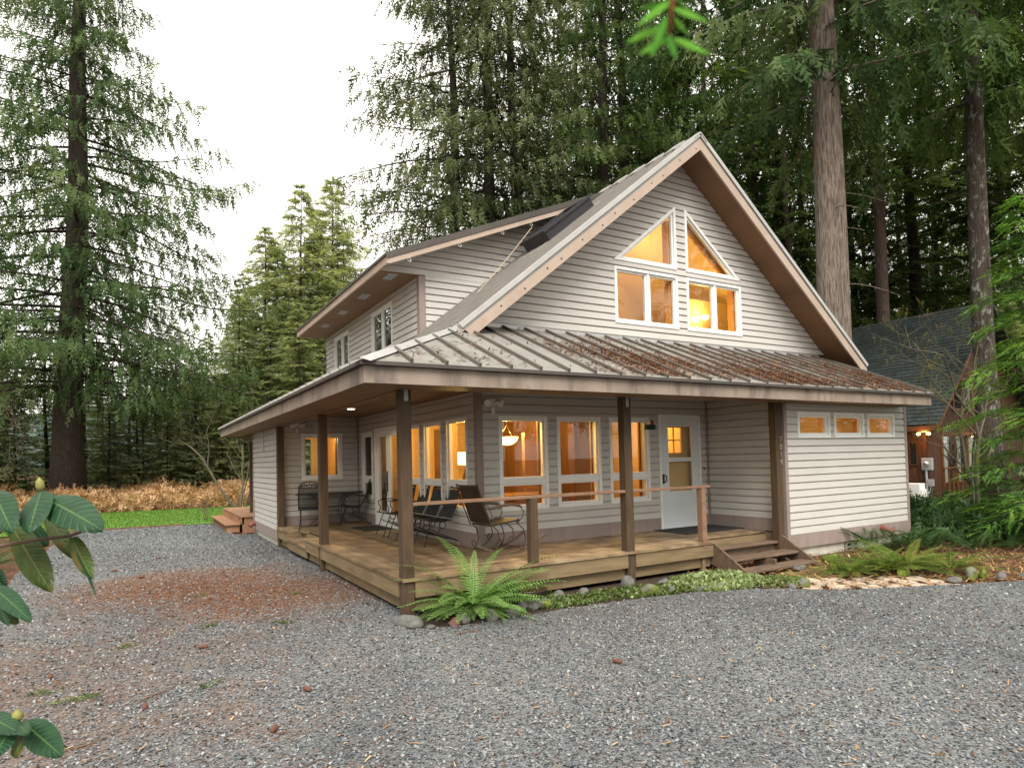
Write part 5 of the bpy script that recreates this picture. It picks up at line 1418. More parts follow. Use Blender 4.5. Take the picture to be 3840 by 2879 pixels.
# bowl planter
bp_ = empty('bowl_planter', (1.52, -.02 - .25, 0), 0, 'dark brown bowl planter with dead leaves between fern and porch', 'planter')
m1 = MB(); m1.lathe([(.0, 0), (.15, 0), (.20, .08), (.235, .17), (.25, .18), (.25, .20), (.225, .20), (.21, .15), (0, .14)], n=28); m1.obj('bowl', mat('planter_brown', [(.03, .018, .014), (.06, .035, .028)], 6, rough=.35), bp_, True)
P = np.stack([rng.normal(0, .08, 90), rng.normal(0, .08, 90), .15 + rng.random(90) * .06], 1)
new_obj('dead_leaves', strips('dead_leaves', P, rng.uniform(.02, .06, 90), rng.uniform(.004, .012, 90), M['bracken'], rng.random(90) * .5, tilt=.6), bp_)
# ground cover
def gcover(name, n, cx, cy, sx, sy, hmax, m, tmean, size):
    u = rng.random(n) * 6.28; r_ = np.sqrt(rng.random(n)); x = cx + sx * r_ * np.cos(u); y = cy + sy * r_ * np.sin(u)
    h = hmax * (1 - r_ ** 2) * rng.random(n) + .01
    keep = rng.random(n) < .45 + .55 * np.sin(x * 9 + y * 7) ** 2; x, y, h = x[keep], y[keep], h[keep]; n = len(x); P = np.stack([x, y, h], 1); D = rng.normal(size=(n, 3)) * .7 + np.array([0, 0, .25])
    V, F_ = leaflets(rng, P, D, rng.uniform(.6, 1.3, n) * size, rng.uniform(.5, .9, n) * size, 4, spread=1.0)
    return V, F_, np.repeat(np.clip(rng.normal(tmean, .25, n), 0, 1), 12)
Vs, Fs, Ts = [], [], []
kk = 0
for a in ((3400, 4.35, -.72, .75, .55, .12, M, .74, .055), (1800, 2.6, -.50, 1.0, .26, .07, M, .42, .04), (1400, 3.6, -.75, .8, .22, .06, M, .42, .04), (900, 5.0, -1.25, .45, .3, .06, M, .5, .045), (1100, 1.75, -.40, .45, .25, .06, M, .45, .045)):
    V, F_, T = gcover('g', *a); Vs.append(V); Fs.append(F_ + kk); Ts.append(T); kk += len(V)
tag(new_obj('ground_cover', mesh_np('ground_cover', np.concatenate(Vs), np.concatenate(Fs), M['groundleaf'], np.concatenate(Ts))), kind='stuff')
flat('garden_bed', bed_edge[:9] + [(5.05, -.7), (5.05, .25), (.36, .25)], -.012, mat('bed_soil', [(.025, .016, .011), (.06, .038, .026)], 12, rough=.95, bump=.8, stain=((.07, .085, .012), 2, (1, 1, 1), .56, .8)))
# flagstones
rng2 = np.random.default_rng(5)
fg = 'pale flagstones before the stairs'
M['flag'] = mat('flagstone', [(.36, .29, .22), (.52, .43, .34)], 4, rough=.85, bump=.3, island=.12, stain=((.16, .10, .06), 3, (1, 1, 1), .56, .7))
fl_i = 0
for i in range(6):
    for j in range(4):
        cx_ = 5.25 + .30 * i - .06 * j + rng2.normal() * .02; cy_ = -1.15 - .27 * j - .20 * i + rng2.normal() * .02
        if cy_ > -1.0 or inside(np.array([cx_]), np.array([cy_]), gpoly)[0]: continue
        k = 6; pts = []
        for q in range(k):
            a = 6.283 * q / k + rng2.normal() * .16; r_ = rng2.uniform(.145, .185); pts.append((cx_ + r_ * math.cos(a) * 1.05, cy_ + r_ * math.sin(a) * .9, -.02))
        m1 = MB(); m1.prism(pts, (0, 0, .014 + rng2.random() * .005)); tag(m1.obj('flagstone', M['flag']), 'irregular pale flagstone in the patch at the foot of the stairs', 'flagstone', fg)
flat('mossy_path', [(5.1, -1.0), (6.9, -.35), (7.2, -1.0), (5.6, -1.7)], -.016, mat('path_moss', [(.10, .05, .03), (.13, .10, .03), (.13, .15, .02)], 3, rough=.95, bump=.6))
# cones, tufts, sticks lying on the drive
cg = 'fir cones on the gravel'
m1 = MB(); m1.lathe([(0, -.05), (.014, -.045), (.021, -.01), (.018, .025), (.008, .05), (0, .052)], n=9, axis='x'); co = m1.obj('fir_cone', M['cone'])
cones = [(-2.09, .02, 'dark cone in mid-drive'), (-1.49, -1.83, 'larger cone on the grey gravel near the bottom centre'), (-1.85, -2.49, 'reddish cone nearest the bottom edge'), (-3.3, -.2, 'cone at the far left of the drive below the leaves'), (-2.6, 5.2, 'small cone on the far drive'),
         (-3.0, 6.3, 'cone on the far left of the drive'), (-2.3, 7.6, 'cone far up the drive'), (.95, -2.7, 'cone on the gravel before the porch'), (-2.6, -1.5, 'cone beside the moss tuft on the left')]
for i, (x, y, lb) in enumerate(cones):
    o = co if i == 0 else copy_tree(co); o.location = (x, y, .022); o.rotation_euler = (0, 0, rr.uniform(0, 3)); tag(o, lb, 'cone', cg)
tg = 'moss and lichen tufts fallen on the gravel'
for i, (x, y, s, lb) in enumerate(((-2.16, -1.24, 1.0, 'bright green moss tuft low on the drive'), (-3.05, -1.0, 1.3, 'flat moss mat at the lower left of the drive'), (-2.75, .55, .8, 'pale green sprig near the middle left'), (-1.95, .95, .9, 'green cedar sprig left of the fern'),
        (-1.25, .6, 1.0, 'green cedar sprig close to the porch corner'), (-.75, 2.2, 1.0, 'green sprig on the rusty needles by the porch'), (-1.9, 2.9, .9, 'green sprig on the rusty needle patch'), (-3.3, -.65, 1.0, 'olive moss strip at the far left of the drive'))):
    n = 46; P = np.stack([rng.normal(0, .055, n), rng.normal(0, .018, n), .008 + rng.random(n) * .015], 1) * s
    V, F_ = leaflets(rng, P, rng.normal(size=(n, 3)) * np.array([1, .6, .25]), np.full(n, .045 * s), np.full(n, .02 * s), 4)
    o = new_obj('moss_tuft', mesh_np('moss_tuft', V, F_, M['groundleaf'], np.repeat(np.clip(rng.normal(.35, .2, n), 0, 1), 12))); o.location = (x, y, .004); o.rotation_euler = (0, 0, rr.uniform(-.6, .9)); tag(o, lb, 'moss', tg)
sg = 'sticks on the gravel'
for i, (x, y, L_, a, lb) in enumerate(((-2.5, -1.2, .42, .75, 'long dark stick across the lower left gravel'), (.35, -1.02, .40, .15, 'pale stick lying before the fern'), (-2.9, .9, .35, .45, 'thin stick on the middle left gravel'), (-1.3, .95, .5, .55, 'stick beside the rusty needle patch'), (-.9, 3.4, .35, .3, 'stick on the rusty needle patch'), (-3.0, -2.05, .4, .4, 'stick under the lower rhododendron leaves'))):
    m1 = MB(); m1.tube([(-L_/2, 0, .008), (-L_*.2, .012, .012), (L_*.15, -.01, .010), (L_/2, .015, .008)], [.003, .006, .005, .002], 5); m1.tube([(0, 0, .01), (L_*.12, .04, .014)], .002, 4)
    o = m1.obj('stick', M['stick']); o.location = (x, y, 0); o.rotation_euler = (0, 0, a); tag(o, lb, 'stick', sg)

# ------------------------------------------------------------------ rhododendron leaves close by
def leaf_geo(V, T, F_, base, tip, nrm, w, rng, cup=.10, droop=.05, tint=.5):
    base = np.array(base, float); tip = np.array(tip, float); ax = tip - base; L = np.linalg.norm(ax); a = ax / L
    n = np.array(nrm, float); n = unit(n - a * np.dot(n, a)); s = np.cross(a, n)
    k = len(V); nu, nv = 12, 7
    for i in range(nu + 1):
        t = i / nu; hw = w * (math.sin(math.pi * min(1, t * .93 + .05) ** .85)) ** .75
        if i == nu: hw = .001
        for j in range(nv):
            q = (j / (nv - 1)) * 2 - 1
            wav = .035 * L * math.sin(t * 9 + q * 2.0) * abs(q) * .35
            p = base + ax * t + s * hw * q - n * (cup * w * (abs(q) ** 1.6) - .05 * w * (1 - abs(q))) - n * droop * L * t * t + n * wav - n * (.07 * w if abs(q) < .01 else 0)
            V.append(p); T.append(np.clip(tint + (.35 if abs(q) < .01 else 0), 0, 1))
    for i in range(nu):
        for j in range(nv - 1):
            b = k + i * nv + j; F_.append((b, b + 1, b + nv + 1, b + nv))
def cam_pt(px, py, dep):          # design aid for the foreground sprays: metres from picture measure
    d = _f + _r * ((px - 1955.15) / 2410.94) + _u * ((1645.64 - py) / 2410.94)
    return np.array((-2.635, -7.170, 1.802)) + np.array(d) * dep
def rhodo(name, label, leaves, stems, buds):
    e = empty(name, tuple(cam_pt(0, 2000, 1.5)), 0, label, 'shrub')
    org = np.array(e.location)
    for (b, t, n_, w, mname, tint) in leaves:
        V, T, F_ = [], [], []
        leaf_geo(V, T, F_, np.array(b) - org, np.array(t) - org, n_, w, rng)
        me = mesh_np('leaf', np.array(V), np.array(F_), M[mname], None, True)
        at = me.attributes.new('leafuv', 'FLOAT_VECTOR', 'POINT'); at.data.foreach_set('vector', np.array([(i / 12, (j / 6) * 2 - 1, 0) for i in range(13) for j in range(7)], np.float32).ravel())
        o = new_obj('leaf', me, e)
    m1 = MB()
    for pts, r0, r1 in stems: m1.tube([tuple(np.array(p) - org) for p in pts], list(np.linspace(r0, r1, len(pts))), 7)
    m1.obj('stem', M['twig'], e, True)
    for (p, d, s) in buds:
        m1 = MB(); p = np.array(p) - org; d = np.array(d, float)
        m1.tube([p, p + d * .3 * s, p + d * .7 * s, p + d * s], [.005, .010, .008, .001], 8); m1.obj('bud', mat('bud_green', [(.17, .17, .045), (.24, .23, .07)], 20) if 'bud' not in M else M['bud'], e, True); M['bud'] = bpy.data.materials['bud_green']
def q8(x, y, d=1.5): return cam_pt(x * .681, 1750 + y * .681, d)
toC = -np.array(_f); up = np.array((0, 0, 1.)); rt_ = np.array(_r)
lv = [(q8(255, 170), q8(552, 330, 1.42), toC * .8 + up * .9 - rt_ * .1, 0.0406, 'rhodo', .35),
      (q8(225, 135, 1.5), q8(150, 350, 1.40), toC + up * .5 + rt_ * .05, 0.0350, 'rhodo', .45),
      (q8(-30, 140, 1.48), q8(55, 348, 1.38), toC + up * .6, 0.0322, 'rhodo', .55),
      (q8(240, 132, 1.52), q8(495, 228, 1.62), toC * .3 + up + rt_ * .2, 0.0245, 'rhodo', .4),
      (q8(75, 340, 1.55), q8(265, 685, 1.47), toC + rt_ * .3 - up * .1, 0.0364, 'rhodo_under', .35),
      (q8(255, 250, 1.6), q8(400, 500, 1.55), toC + rt_ * .6, 0.0210, 'rhodo_under', .6),
      (q8(60, 320, 1.62), q8(262, 440, 1.66), toC + up * .4, 0.0350, 'rhodo_under', .7),
      (q8(395, 390, 1.5), q8(500, 615, 1.45), toC + rt_ * .2, 0.0210, 'rhodo_under', .3),
      (q8(415, 425, 1.5), q8(542, 692, 1.43), toC * .3 + rt_, 0.0084, 'rhodo', .5),
      (q8(-60, 640, 1.45), q8(162, 830, 1.35), toC * .5 + up * .8, 0.0210, 'rhodo', .5),
      (q8(-50, 690, 1.5), q8(80, 860, 1.42), toC + up * .2, 0.0252, 'rhodo_under', .4),
      (q8(-60, 600, 1.5), q8(20, 870, 1.38), toC + rt_ * .2, 0.0224, 'rhodo', .4),
      (q8(-80, 560, 1.5), q8(28, 665, 1.5), toC + up * .2, 0.0210, 'rhodo', .5),
      (q8(190, 330, 1.64), q8(268, 435, 1.66), toC + rt_, 0.0140, 'rhodo', .5)]
rhodo('rhododendron', 'glossy rhododendron branch with broad dark leaves hanging in from the left', lv,
      [((q8(-150, 470, 1.45), q8(0, 435, 1.47), q8(180, 405, 1.5), q8(380, 380, 1.52)), .006, .004), ((q8(380, 380, 1.52), q8(440, 360, 1.5), q8(490, 310, 1.49)), .0045, .003),
       ((q8(380, 380, 1.52), q8(410, 420, 1.5), q8(460, 500, 1.48)), .003, .002), ((q8(-150, 470, 1.45), q8(30, 330, 1.56), q8(150, 220, 1.56), q8(228, 135, 1.52)), .006, .004), ((q8(-150, 470, 1.45), q8(-100, 600, 1.5), q8(-60, 690, 1.5)), .005, .004), ((q8(255, 250, 1.6), q8(240, 140, 1.52)), .003, .003)],
      [(q8(225, 133, 1.52), up * .03 + rt_ * -.004, 1.1), (q8(480, 322, 1.49), up * .02 + rt_ * .008, .7)])
lv = [(q8(135, 1405, 1.2), q8(325, 1580, 1.12), toC * .8 + up * .8 - rt_ * .2, 0.0252, 'rhodo', .7), (q8(120, 1400, 1.22), q8(385, 1525, 1.3), toC * .2 + up + rt_ * .1, 0.0140, 'rhodo', .6),
      (q8(100, 1430, 1.22), q8(85, 1590, 1.15), toC + up * .2, 0.0224, 'rhodo_under', .75), (q8(-90, 1360, 1.2), q8(100, 1450, 1.16), toC * .5 + up, 0.0210, 'rhodo', .6),
      (q8(60, 1430, 1.2), q8(-40, 1600, 1.13), toC + up * .5 + rt_ * .3, 0.0210, 'rhodo', .45), (q8(95, 1410, 1.2), q8(140, 1455, 1.1), toC + up, 0.0126, 'rhodo', .9)]
rhodo('rhododendron', 'small rhododendron rosette with pale upturned bud at the lower left corner', lv,
      [((q8(-150, 1600, 1.25), q8(-20, 1500, 1.24), q8(95, 1400, 1.2)), .006, .004)], [(q8(95, 1400, 1.2), up * .022, 1.0)])
# rhododendron by the hemlock at the right
e = empty('rhododendron', (10.85, -2.55, 0), 0, 'small pale-leaved rhododendron under the hemlock at the right edge', 'shrub')
V, T, F_ = [], [], []
for (cx_, cz) in ((0, 1.05), (.05, .62), (-.25, .75), (.3, .9)):
    for k in range(7):
        a = k * .9 + cz; b = np.array((cx_ + .02 * math.cos(a), .02 * math.sin(a), cz)); leaf_geo(V, T, F_, b, b + np.array((math.cos(a) * .15, math.sin(a) * .15, .02)), (0, 0, 1), .026, rng, tint=rng.uniform(.6, 1))
new_obj('leaves', mesh_np('leaves', np.array(V), np.array(F_), M['hem_leaf'], np.array(T) * .5, True), e)
m1 = MB()
for (cx_, cz) in ((0, 1.05), (.05, .62), (-.25, .75), (.3, .9)): m1.tube([(0, 0, 0), (cx_ * .4, .02, cz * .5), (cx_, 0, cz)], [.012, .009, .005], 5)
m1.obj('stem', M['twig'], e)
# fir twig hanging close overhead
tp = cam_pt(2545, -420, .30); t0 = cam_pt(2525, -40, .30); t1 = cam_pt(2508, 150, .305)
e = empty('fir_twig', tuple(tp), 0, 'blurred bright green fir twig hanging in at the top of the picture', 'twig')
m1 = MB(); m1.tube([tuple(tp - tp), tuple(t0 - tp), tuple(t1 - tp)], [.0016, .0013, .0008], 6); m1.obj('stem', mat('twig_red', [(.20, .06, .02), (.26, .09, .03)], 20), e, True)
V, T, F_ = [], [], []
for (bx_, by_, tx, ty, dz, tint) in ((2520, 0, 2395, 90, -.01, .7), (2520, 10, 2400, 30, .01, .3), (2490, 95, 2355, 155, .0, .8), (2515, 140, 2400, 200, .0, .75), (2500, 60, 2445, 205, -.02, .25), (2525, 30, 2650, 78, 0, .8), (2530, 70, 2585, 130, .01, .6), (2530, 145, 2660, 200, 0, .75), (2505, 130, 2535, 215, -.01, .15),
        (2530, -10, 2600, 40, .02, .3), (2525, -60, 2380, -20, 0, .7), (2530, -80, 2680, -30, 0, .7), (2535, -150, 2400, -120, 0, .6), (2535, -170, 2680, -140, .01, .6), (2535, -240, 2420, -230, 0, .6), (2540, -260, 2660, -240, 0, .6)):
    leaf_geo(V, T, F_, cam_pt(bx_, by_, .303) - tp, cam_pt(tx, ty, .303 + dz * .65) - tp, toC + up * .3, .0020, rng, cup=.1, droop=.02, tint=tint)
new_obj('needles', mesh_np('needles', np.array(V), np.array(F_), M['sprig'], np.array(T), True), e)

# ------------------------------------------------------------------ porch furniture
def wires(mb, quadfn, nu, nv, r):
    for i in range(nu + 1): mb.tube([quadfn(i / nu, t) for t in np.linspace(0, 1, 5)], r, 3, cap=False)
    for j in range(nv + 1): mb.tube([quadfn(t, j / nv) for t in np.linspace(0, 1, 5)], r, 3, cap=False)
def iron_chair(label, group):
    e = empty('patio_chair', (0, 0, ZD), 0, label, 'chair', group)
    def seat(u, v): return Vector((.24 - .44 * v, (u - .5) * .46, .43 - .045 * math.sin(v * 2.6) + .015 * (1 - v) * 0))
    def back(u, v):
        wv = .46 * (1 - .10 * v); return Vector((-.20 - .17 * v - .03 * math.sin(v * 3.1), (u - .5) * wv, .43 + .44 * v))
    m1 = MB(); wires(m1, seat, 26, 24, .0044); m1.tube([seat(0, 0), seat(1, 0)], .011); 
    for u in (0, 1): m1.tube([seat(u, t) for t in np.linspace(0, 1, 6)], .012)
    m1.obj('seat', M['black'], e)
    m1 = MB(); wires(m1, back, 26, 26, .0044)
    for u in (0, 1): m1.tube([back(u, t) for t in np.linspace(0, 1, 6)], .012)
    top = []
    for t in np.linspace(0, math.pi, 13): top.append(back(.5, 1) + Vector((-.03 * math.sin(t), -.207 * math.cos(t), .125 * math.sin(t))))
    m1.tube(top, .014); m1.tube([back(0, 1), back(1, 1)], .008)
    m1.obj('backrest', M['black'], e)
    m1 = MB(); c = back(.5, 1)
    for s in (-1, 1):
        for k, (a, b) in enumerate(((.05, .05), (.10, .045), (.15, .03))):
            p = c + Vector((-.015, s * a, b)); m1.lathe([(0, -.03), (.020, -.012), (.022, .008), (0, .03)], p, 6)
        m1.tube([c + Vector((-.01, s * .01, .01)), c + Vector((-.015, s * .08, .075)), c + Vector((-.015, s * .15, .06)), c + Vector((-.01, s * .19, .01))], .006, 5)
    m1.lathe([(0, -.03), (.026, 0), (0, .03)], c + Vector((-.02, 0, .07)), 6)
    m1.obj('leaf_scroll', M['black'], e)
    for s in (-1, 1):
        m1 = MB(); y = .245 * s
        m1.tube([back(.5 + s * .5, .42) + Vector((0, s*.012, 0)), (-.05, y, .665), (.14, y, .655), (.21, y, .63), (.205, y, .57), (.17, y, .52), (.19, y, .43)], .009, 6); m1.obj('armrest', M['black'], e)
        m1 = MB(); m1.tube([(.12, .20*s, .40), (.17, .20*s, .30), (.26, .21*s, .03), (.275, .21*s, .0)], .009, 6); m1.lathe([(.02, 0), (.02, .008), (0, .01)], (.275, .21*s, 0), 8); m1.obj('leg', M['black'], e)
        m1 = MB(); m1.tube([Vector((-.06, .20*s, .325)) + Vector((.055*math.cos(t), 0, .055*math.sin(t))) for t in np.linspace(0, 6.283, 14)], .008, 5)
        m1.tube([(-.02, .20*s, .27), (.03, .20*s, .21), (-.12, .205*s, .14), (-.34, .21*s, .05), (-.42, .21*s, .0)], .010, 6); m1.tube([(.03, .20*s, .21), (.17, .20*s, .28)], .008, 5); m1.lathe([(.02, 0), (.02, .008), (0, .01)], (-.42, .21*s, 0), 8); m1.obj('leg', M['black'], e)
    m1 = MB(); m1.tube([(.21, -.2, .16), (.21, .2, .16)], .006, 5); m1.tube([(-.30, -.2, .07), (-.30, .2, .07)], .006, 5)
    obj_parts(m1, 'stretcher', M['black'], e)
    return e
gch = 'black wrought iron porch chairs'
ch0 = iron_chair('black iron mesh chair at the left end of the oval table', gch)
spots = [(.55, 7.12, R(75), 'black iron mesh chair at the left end of the oval table'), (1.50, 7.25, R(160), 'black iron mesh chair at the right end of the oval table, by the inner corner'),
         (1.52, 4.60, R(180), 'black iron chair in the row against the wall, nearest the glass doors'), (1.52, 3.92, R(180), 'black iron chair in the row, second from the glass doors'),
         (1.52, 3.31, R(180), 'black iron chair in the row, third from the glass doors'), (1.52, 2.66, R(182), 'black iron chair in the row, nearest the rocking chair')]
for i, (x, y, a, lb) in enumerate(spots):
    o = ch0 if i == 0 else copy_tree(ch0)
    o.location = (x, y, ZD); o.rotation_euler = (0, 0, a); o['label'] = lb
t = empty('patio_table', (1.07, 7.50, ZD), 0, 'black oval iron patio table in the porch corner', 'table')
m1 = MB(); n = 32
for z, s in ((.70, 1), (.715, 1)): pass
rim = [(.74 * math.cos(a), .38 * math.sin(a), .70) for a in np.linspace(0, 6.283, 33)[:-1]]; m1.prism(rim, (0, 0, .012)); m1.tube(rim + rim[:1], .014, 6); m1.obj('tabletop', M['black'], t)
for sx in (-1, 1):
    for sy in (-1, 1):
        m1 = MB(); m1.tube([(.45*sx, .22*sy, .70), (.30*sx, .16*sy, .60), (.22*sx, .12*sy, .42), (.20*sx, .12*sy, .25), (.28*sx, .16*sy, .10), (.40*sx, .22*sy, 0)], .011, 6); m1.obj('leg', M['black'], t)
m1 = MB(); m1.tube([(.2*math.cos(a), .12*math.sin(a), .40) for a in np.linspace(0, 6.283, 17)], .008, 5); m1.tube([(-.21, .12, .3), (.21, -.12, .3)], .007, 5); m1.tube([(-.21, -.12, .3), (.21, .12, .3)], .007, 5); m1.obj('brace', M['black'], t)
# rocking chair, facing +x
rc = empty('rocking_chair', (1.95, 1.17, ZD), R(8), 'brown scrolled iron rocking chair with sling seat and wooden runners', 'rocking chair')
for s in (-1, 1):
    y = .26 * s
    m1 = MB(); pts = []
    for u in np.linspace(-1, 1, 13): pts.append((.02 + .60 * u, y, .022 + .19 * u * u * (1 if u > 0 else .75)))
    for i in range(12): m1.bar(pts[i], pts[i + 1], .035, .03)
    m1.lathe([(0, -.025), (.022, 0), (0, .025)], pts[-1], 8)
    m1.obj('runner', M['step'], rc)
    m1 = MB(); m1.tube([(-.42, y, .67), (-.20, y, .70), (.0, y, .71), (.14, y, .69), (.19, y, .66)], [.012, .02, .022, .022, .016], 6); m1.obj('armrest', M['step'], rc)
    m1 = MB()
    def sc_(c, r0, t0, t1, nn=14): return [(c[0] + r0 * (1 - .62 * k / nn) * math.cos(t0 + (t1 - t0) * k / nn), y, c[1] + r0 * (1 - .62 * k / nn) * math.sin(t0 + (t1 - t0) * k / nn)) for k in range(nn + 1)]
    m1.tube([(.17, y, .67), (.23, y, .60), (.20, y, .50), (.10, y, .44)], .008, 5); m1.tube(sc_((.12, .455), .04, 1.2, 7.5), .007, 5)
    m1.tube([(.10, y, .44), (.22, y, .34), (.26, y, .20), (.22, y, .08), (.14, y, .05)], .009, 5); m1.tube(sc_((.16, .11), .05, -1.2, 4.8), .007, 5)
    m1.tube([(-.08, y, .44), (.02, y, .36), (.04, y, .24), (-.05, y, .14), (-.18, y, .07), (-.32, y, .07)], .009, 5); m1.tube(sc_((-.02, .20), .055, 0, 6.2), .007, 5)
    m1.tube([(-.34, y, .44), (-.24, y, .34), (-.22, y, .2), (-.26, y, .1), (-.34, y, .06)], .009, 5); m1.tube(sc_((-.30, .14), .05, 1.5, 8.0), .007, 5)
    m1.tube([(-.36, y, .42), (-.50, y, .75), (-.58, y, 1.0)], .010, 6); m1.tube([(-.33, y, .55), (-.42, y, .72)], .006, 5); m1.lathe([(0, -.022), (.02, 0), (0, .022)], (-.585, y, 1.01), 8)
    m1.obj('scroll_frame', M['brown_iron'], rc)
M['sling'] = mat('dark_leather', [(.022, .013, .009), (.045, .028, .02)], 6, rough=.5)
m1 = MB(); m1.prism([(.17, -.245, .462), (.17, .245, .462), (-.34, .245, .42), (-.34, -.245, .42)], (0, 0, .022)); m1.obj('seat', M['sling'], rc)
m1 = MB(); m1.prism([(-.37, -.235, .46), (-.37, .235, .46), (-.57, .235, .98), (-.57, -.235, .98)], (.02, 0, .008)); m1.obj('backrest', M['sling'], rc)
m1 = MB(); m1.tube([(-.585, -.26, 1.0), (-.585, .26, 1.0)], .011, 6); m1.tube([(-.30, -.26, .07), (-.30, .26, .07)], .009, 5); m1.tube([(.15, -.26, .08), (.15, .26, .08)], .009, 5); m1.obj('crossbar', M['brown_iron'], rc)
# mats, door decoration
m1 = MB(); m1.box(1.22, 1.84, 5.45, 6.45, ZD + .002, ZD + .012); tag(m1.obj('door_mat', M['rubber']), 'black mat on the deck before the glass double doors', 'mat')
m1 = MB(); m1.box(5.40, 6.84, .86, 1.69, ZD + .002, ZD + .012); tag(m1.obj('door_mat', M['rubber']), 'large black mat on the deck before the white front door', 'mat')
e = empty('window_ornament', (5.37, 1.69, 2.30), 0, 'little red and white figure in a dark green box above the right front window', 'ornament')
m1 = MB(); m1.box(-.10, .10, -.06, .0, -.02, .07); m1.obj('box', mat('dark_green_paint', [(.01, .03, .02), (.02, .05, .035)], 5), e)
m1 = MB(); m1.lathe([(0, .07), (.035, .075), (.04, .12), (.02, .15), (0, .155)], (.03, -.03, 0), 10); m1.obj('body', mat('red_paint', [(.30, .01, .015), (.36, .02, .02)], 5, rough=.4), e, True)
m1 = MB(); m1.lathe([(0, .07), (.03, .08), (.03, .13), (0, .17)], (-.03, -.03, 0), 10); m1.obj('figure', M['white'], e, True)

# ------------------------------------------------------------------ the neighbouring cabin
nb = empty('neighbour_cabin', (18.8, 3.74, 0), 0, 'brown cedar cabin with steep green shingle roof beyond the right corner', 'house')
NL = lambda u, z, n: Vector((-n, u, z)); NF = lambda u, z, n: Vector((u, -n, z))
def rz_(x): return 2.57 + 1.10 * (x + .3)
rxn = 3.5
mb = MB()
u = 0.0
while u < 4.3:
    w_ = .16; mb.wbox(NL, u, min(u + w_ - .006, 4.3), -.05, 2.75, -.03, .006 * ((int(u / .16)) % 3)); u += w_
u = .0
while u < 7.0:
    z1 = rz_(u + .08) - .15 if u + .08 < rxn else rz_(2 * rxn - u - .08) - .15
    mb.wbox(NF, u + .001, u + .154, -.05, z1, -.03, .006 * ((int(u / .16)) % 3)); u += .16
mb.obj('wall', M['cedar_wall'], nb)
mb = MB()     # shingle courses
nc = 34
rngs = random.Random(3)
for i in range(nc):
    x0 = -.32 + (rxn + .32) * i / nc; x1 = -.32 + (rxn + .32) * (i + 1.25) / nc
    y = -.55
    while y < 4.35:
        w_ = rngs.uniform(.14, .34); y1 = min(y + w_, 4.4)
        mb.hexa([(x0, y, rz_(x0) + .02), (x1, y, rz_(x1) - .012), (x1, y1 - .006, rz_(x1) - .012), (x0, y1 - .006, rz_(x0) + .02), (x0, y, rz_(x0) + .035), (x1, y, rz_(x1)), (x1, y1 - .006, rz_(x1)), (x0, y1 - .006, rz_(x0) + .035)])
        y = y1
mb.prism([(rxn, -.55, rz_(rxn)), (2*rxn + .3, -.55, rz_(-.3)), (2*rxn + .3, 4.4, rz_(-.3)), (rxn, 4.4, rz_(rxn))], (0, 0, -.1))
mb.obj('roof', M['shingle'], nb)
mb = MB()
mb.prism([(-.34, -.54, rz_(-.34) - .16), (rxn, -.54, rz_(rxn) - .16), (rxn, -.54, rz_(rxn) - .005), (-.34, -.54, rz_(-.34) - .005)], (0, .05, 0))
mb.box(-.34, -.29, -.48, 4.4, 2.38, 2.53); mb.prism([(-.3, -.49, 2.42), (0, -.49, 2.42), (0, 4.35, 2.42), (-.3, 4.35, 2.42)], (0, 0, .02))
mb.box(.84, 3.36, -.05, -.001, 2.245, 2.33); mb.box(.84, .92, -.05, -.001, .62, 2.244); mb.box(3.28, 3.36, -.05, -.001, .62, 2.244); mb.box(1.66, 1.74, -.05, -.001, .62, 2.244); mb.box(2.46, 2.54, -.05, -.001, .62, 2.244)
mb.obj('trim', M['cedar_trim'], nb)
M['curtain'] = mat('pale_green_curtain', [(.32, .40, .36), (.46, .53, .48)], 4, (14, 14, .3), .8)
for a, b in ((.92, 1.66), (1.74, 2.46), (2.54, 3.28)):
    m1 = MB(); m1.ring(NF, rect(a + .002, b - .002, .66, 2.242), rect(a + .05, b - .05, .71, 2.20), .001, .03); wn = m1.obj('window', M['cedar_trim'], nb)
    m1 = MB(); m1.poly([NF(a + .045, .70, .022), NF(b - .045, .70, .022), NF(b - .045, 2.21, .022), NF(a + .045, 2.21, .022)]); m1.obj('pane', M['glass'], wn)
    m1 = MB(); m1.wbox(NF, a + .05, a + .30, .71, 2.2, .010, .014); m1.obj('curtain', M['curtain'], wn)
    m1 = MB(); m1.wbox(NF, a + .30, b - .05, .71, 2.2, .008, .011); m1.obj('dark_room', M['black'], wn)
m1 = MB(); m1.ring(NF, rect(1.65, 2.98, 3.05, 4.15), rect(1.73, 2.90, 3.13, 4.07), .001, .05); m1.wbox(NF, 2.28, 2.34, 3.13, 4.07, .001, .04); wn = m1.obj('window', M['cedar_trim'], nb)
m1 = MB(); m1.wbox(NF, 1.73, 2.90, 3.13, 4.07, .016, .02); m1.obj('pane', mat('dark_pane', [(.01, .012, .012), (.02, .024, .022)], 3, rough=.08, spec=.6), wn)
m1 = MB(); m1.ring(NL, rect(.27, .54, 1.28, 2.05), rect(.31, .50, 1.33, 2.0), .001, .04); wn = m1.obj('window', M['cedar_wall'], nb)
m1 = MB(); m1.wbox(NL, .31, .50, 1.33, 2.0, .012, .018); m1.obj('pane', bpy.data.materials['dark_pane'], wn)
mb = MB(); mb.box(.0, 3.6, -1.5, -.06, .10, .16); mb.box(-.6, .0, -1.5, -.8, .10, .16)
nd = mb.obj('porch_deck', M['cedar_trim'], nb)
mb = MB(); mb.box(-.6, 3.6, -.78, -.70, 1.19, 1.23); mb.box(-.6, 3.6, -.76, -.72, .25, .30)
for k in range(16): mb.box(-.55 + .27 * k, -.51 + .27 * k, -.76, -.72, .16, 1.19)
mb.obj('railing', M['cedar_trim'], nb)
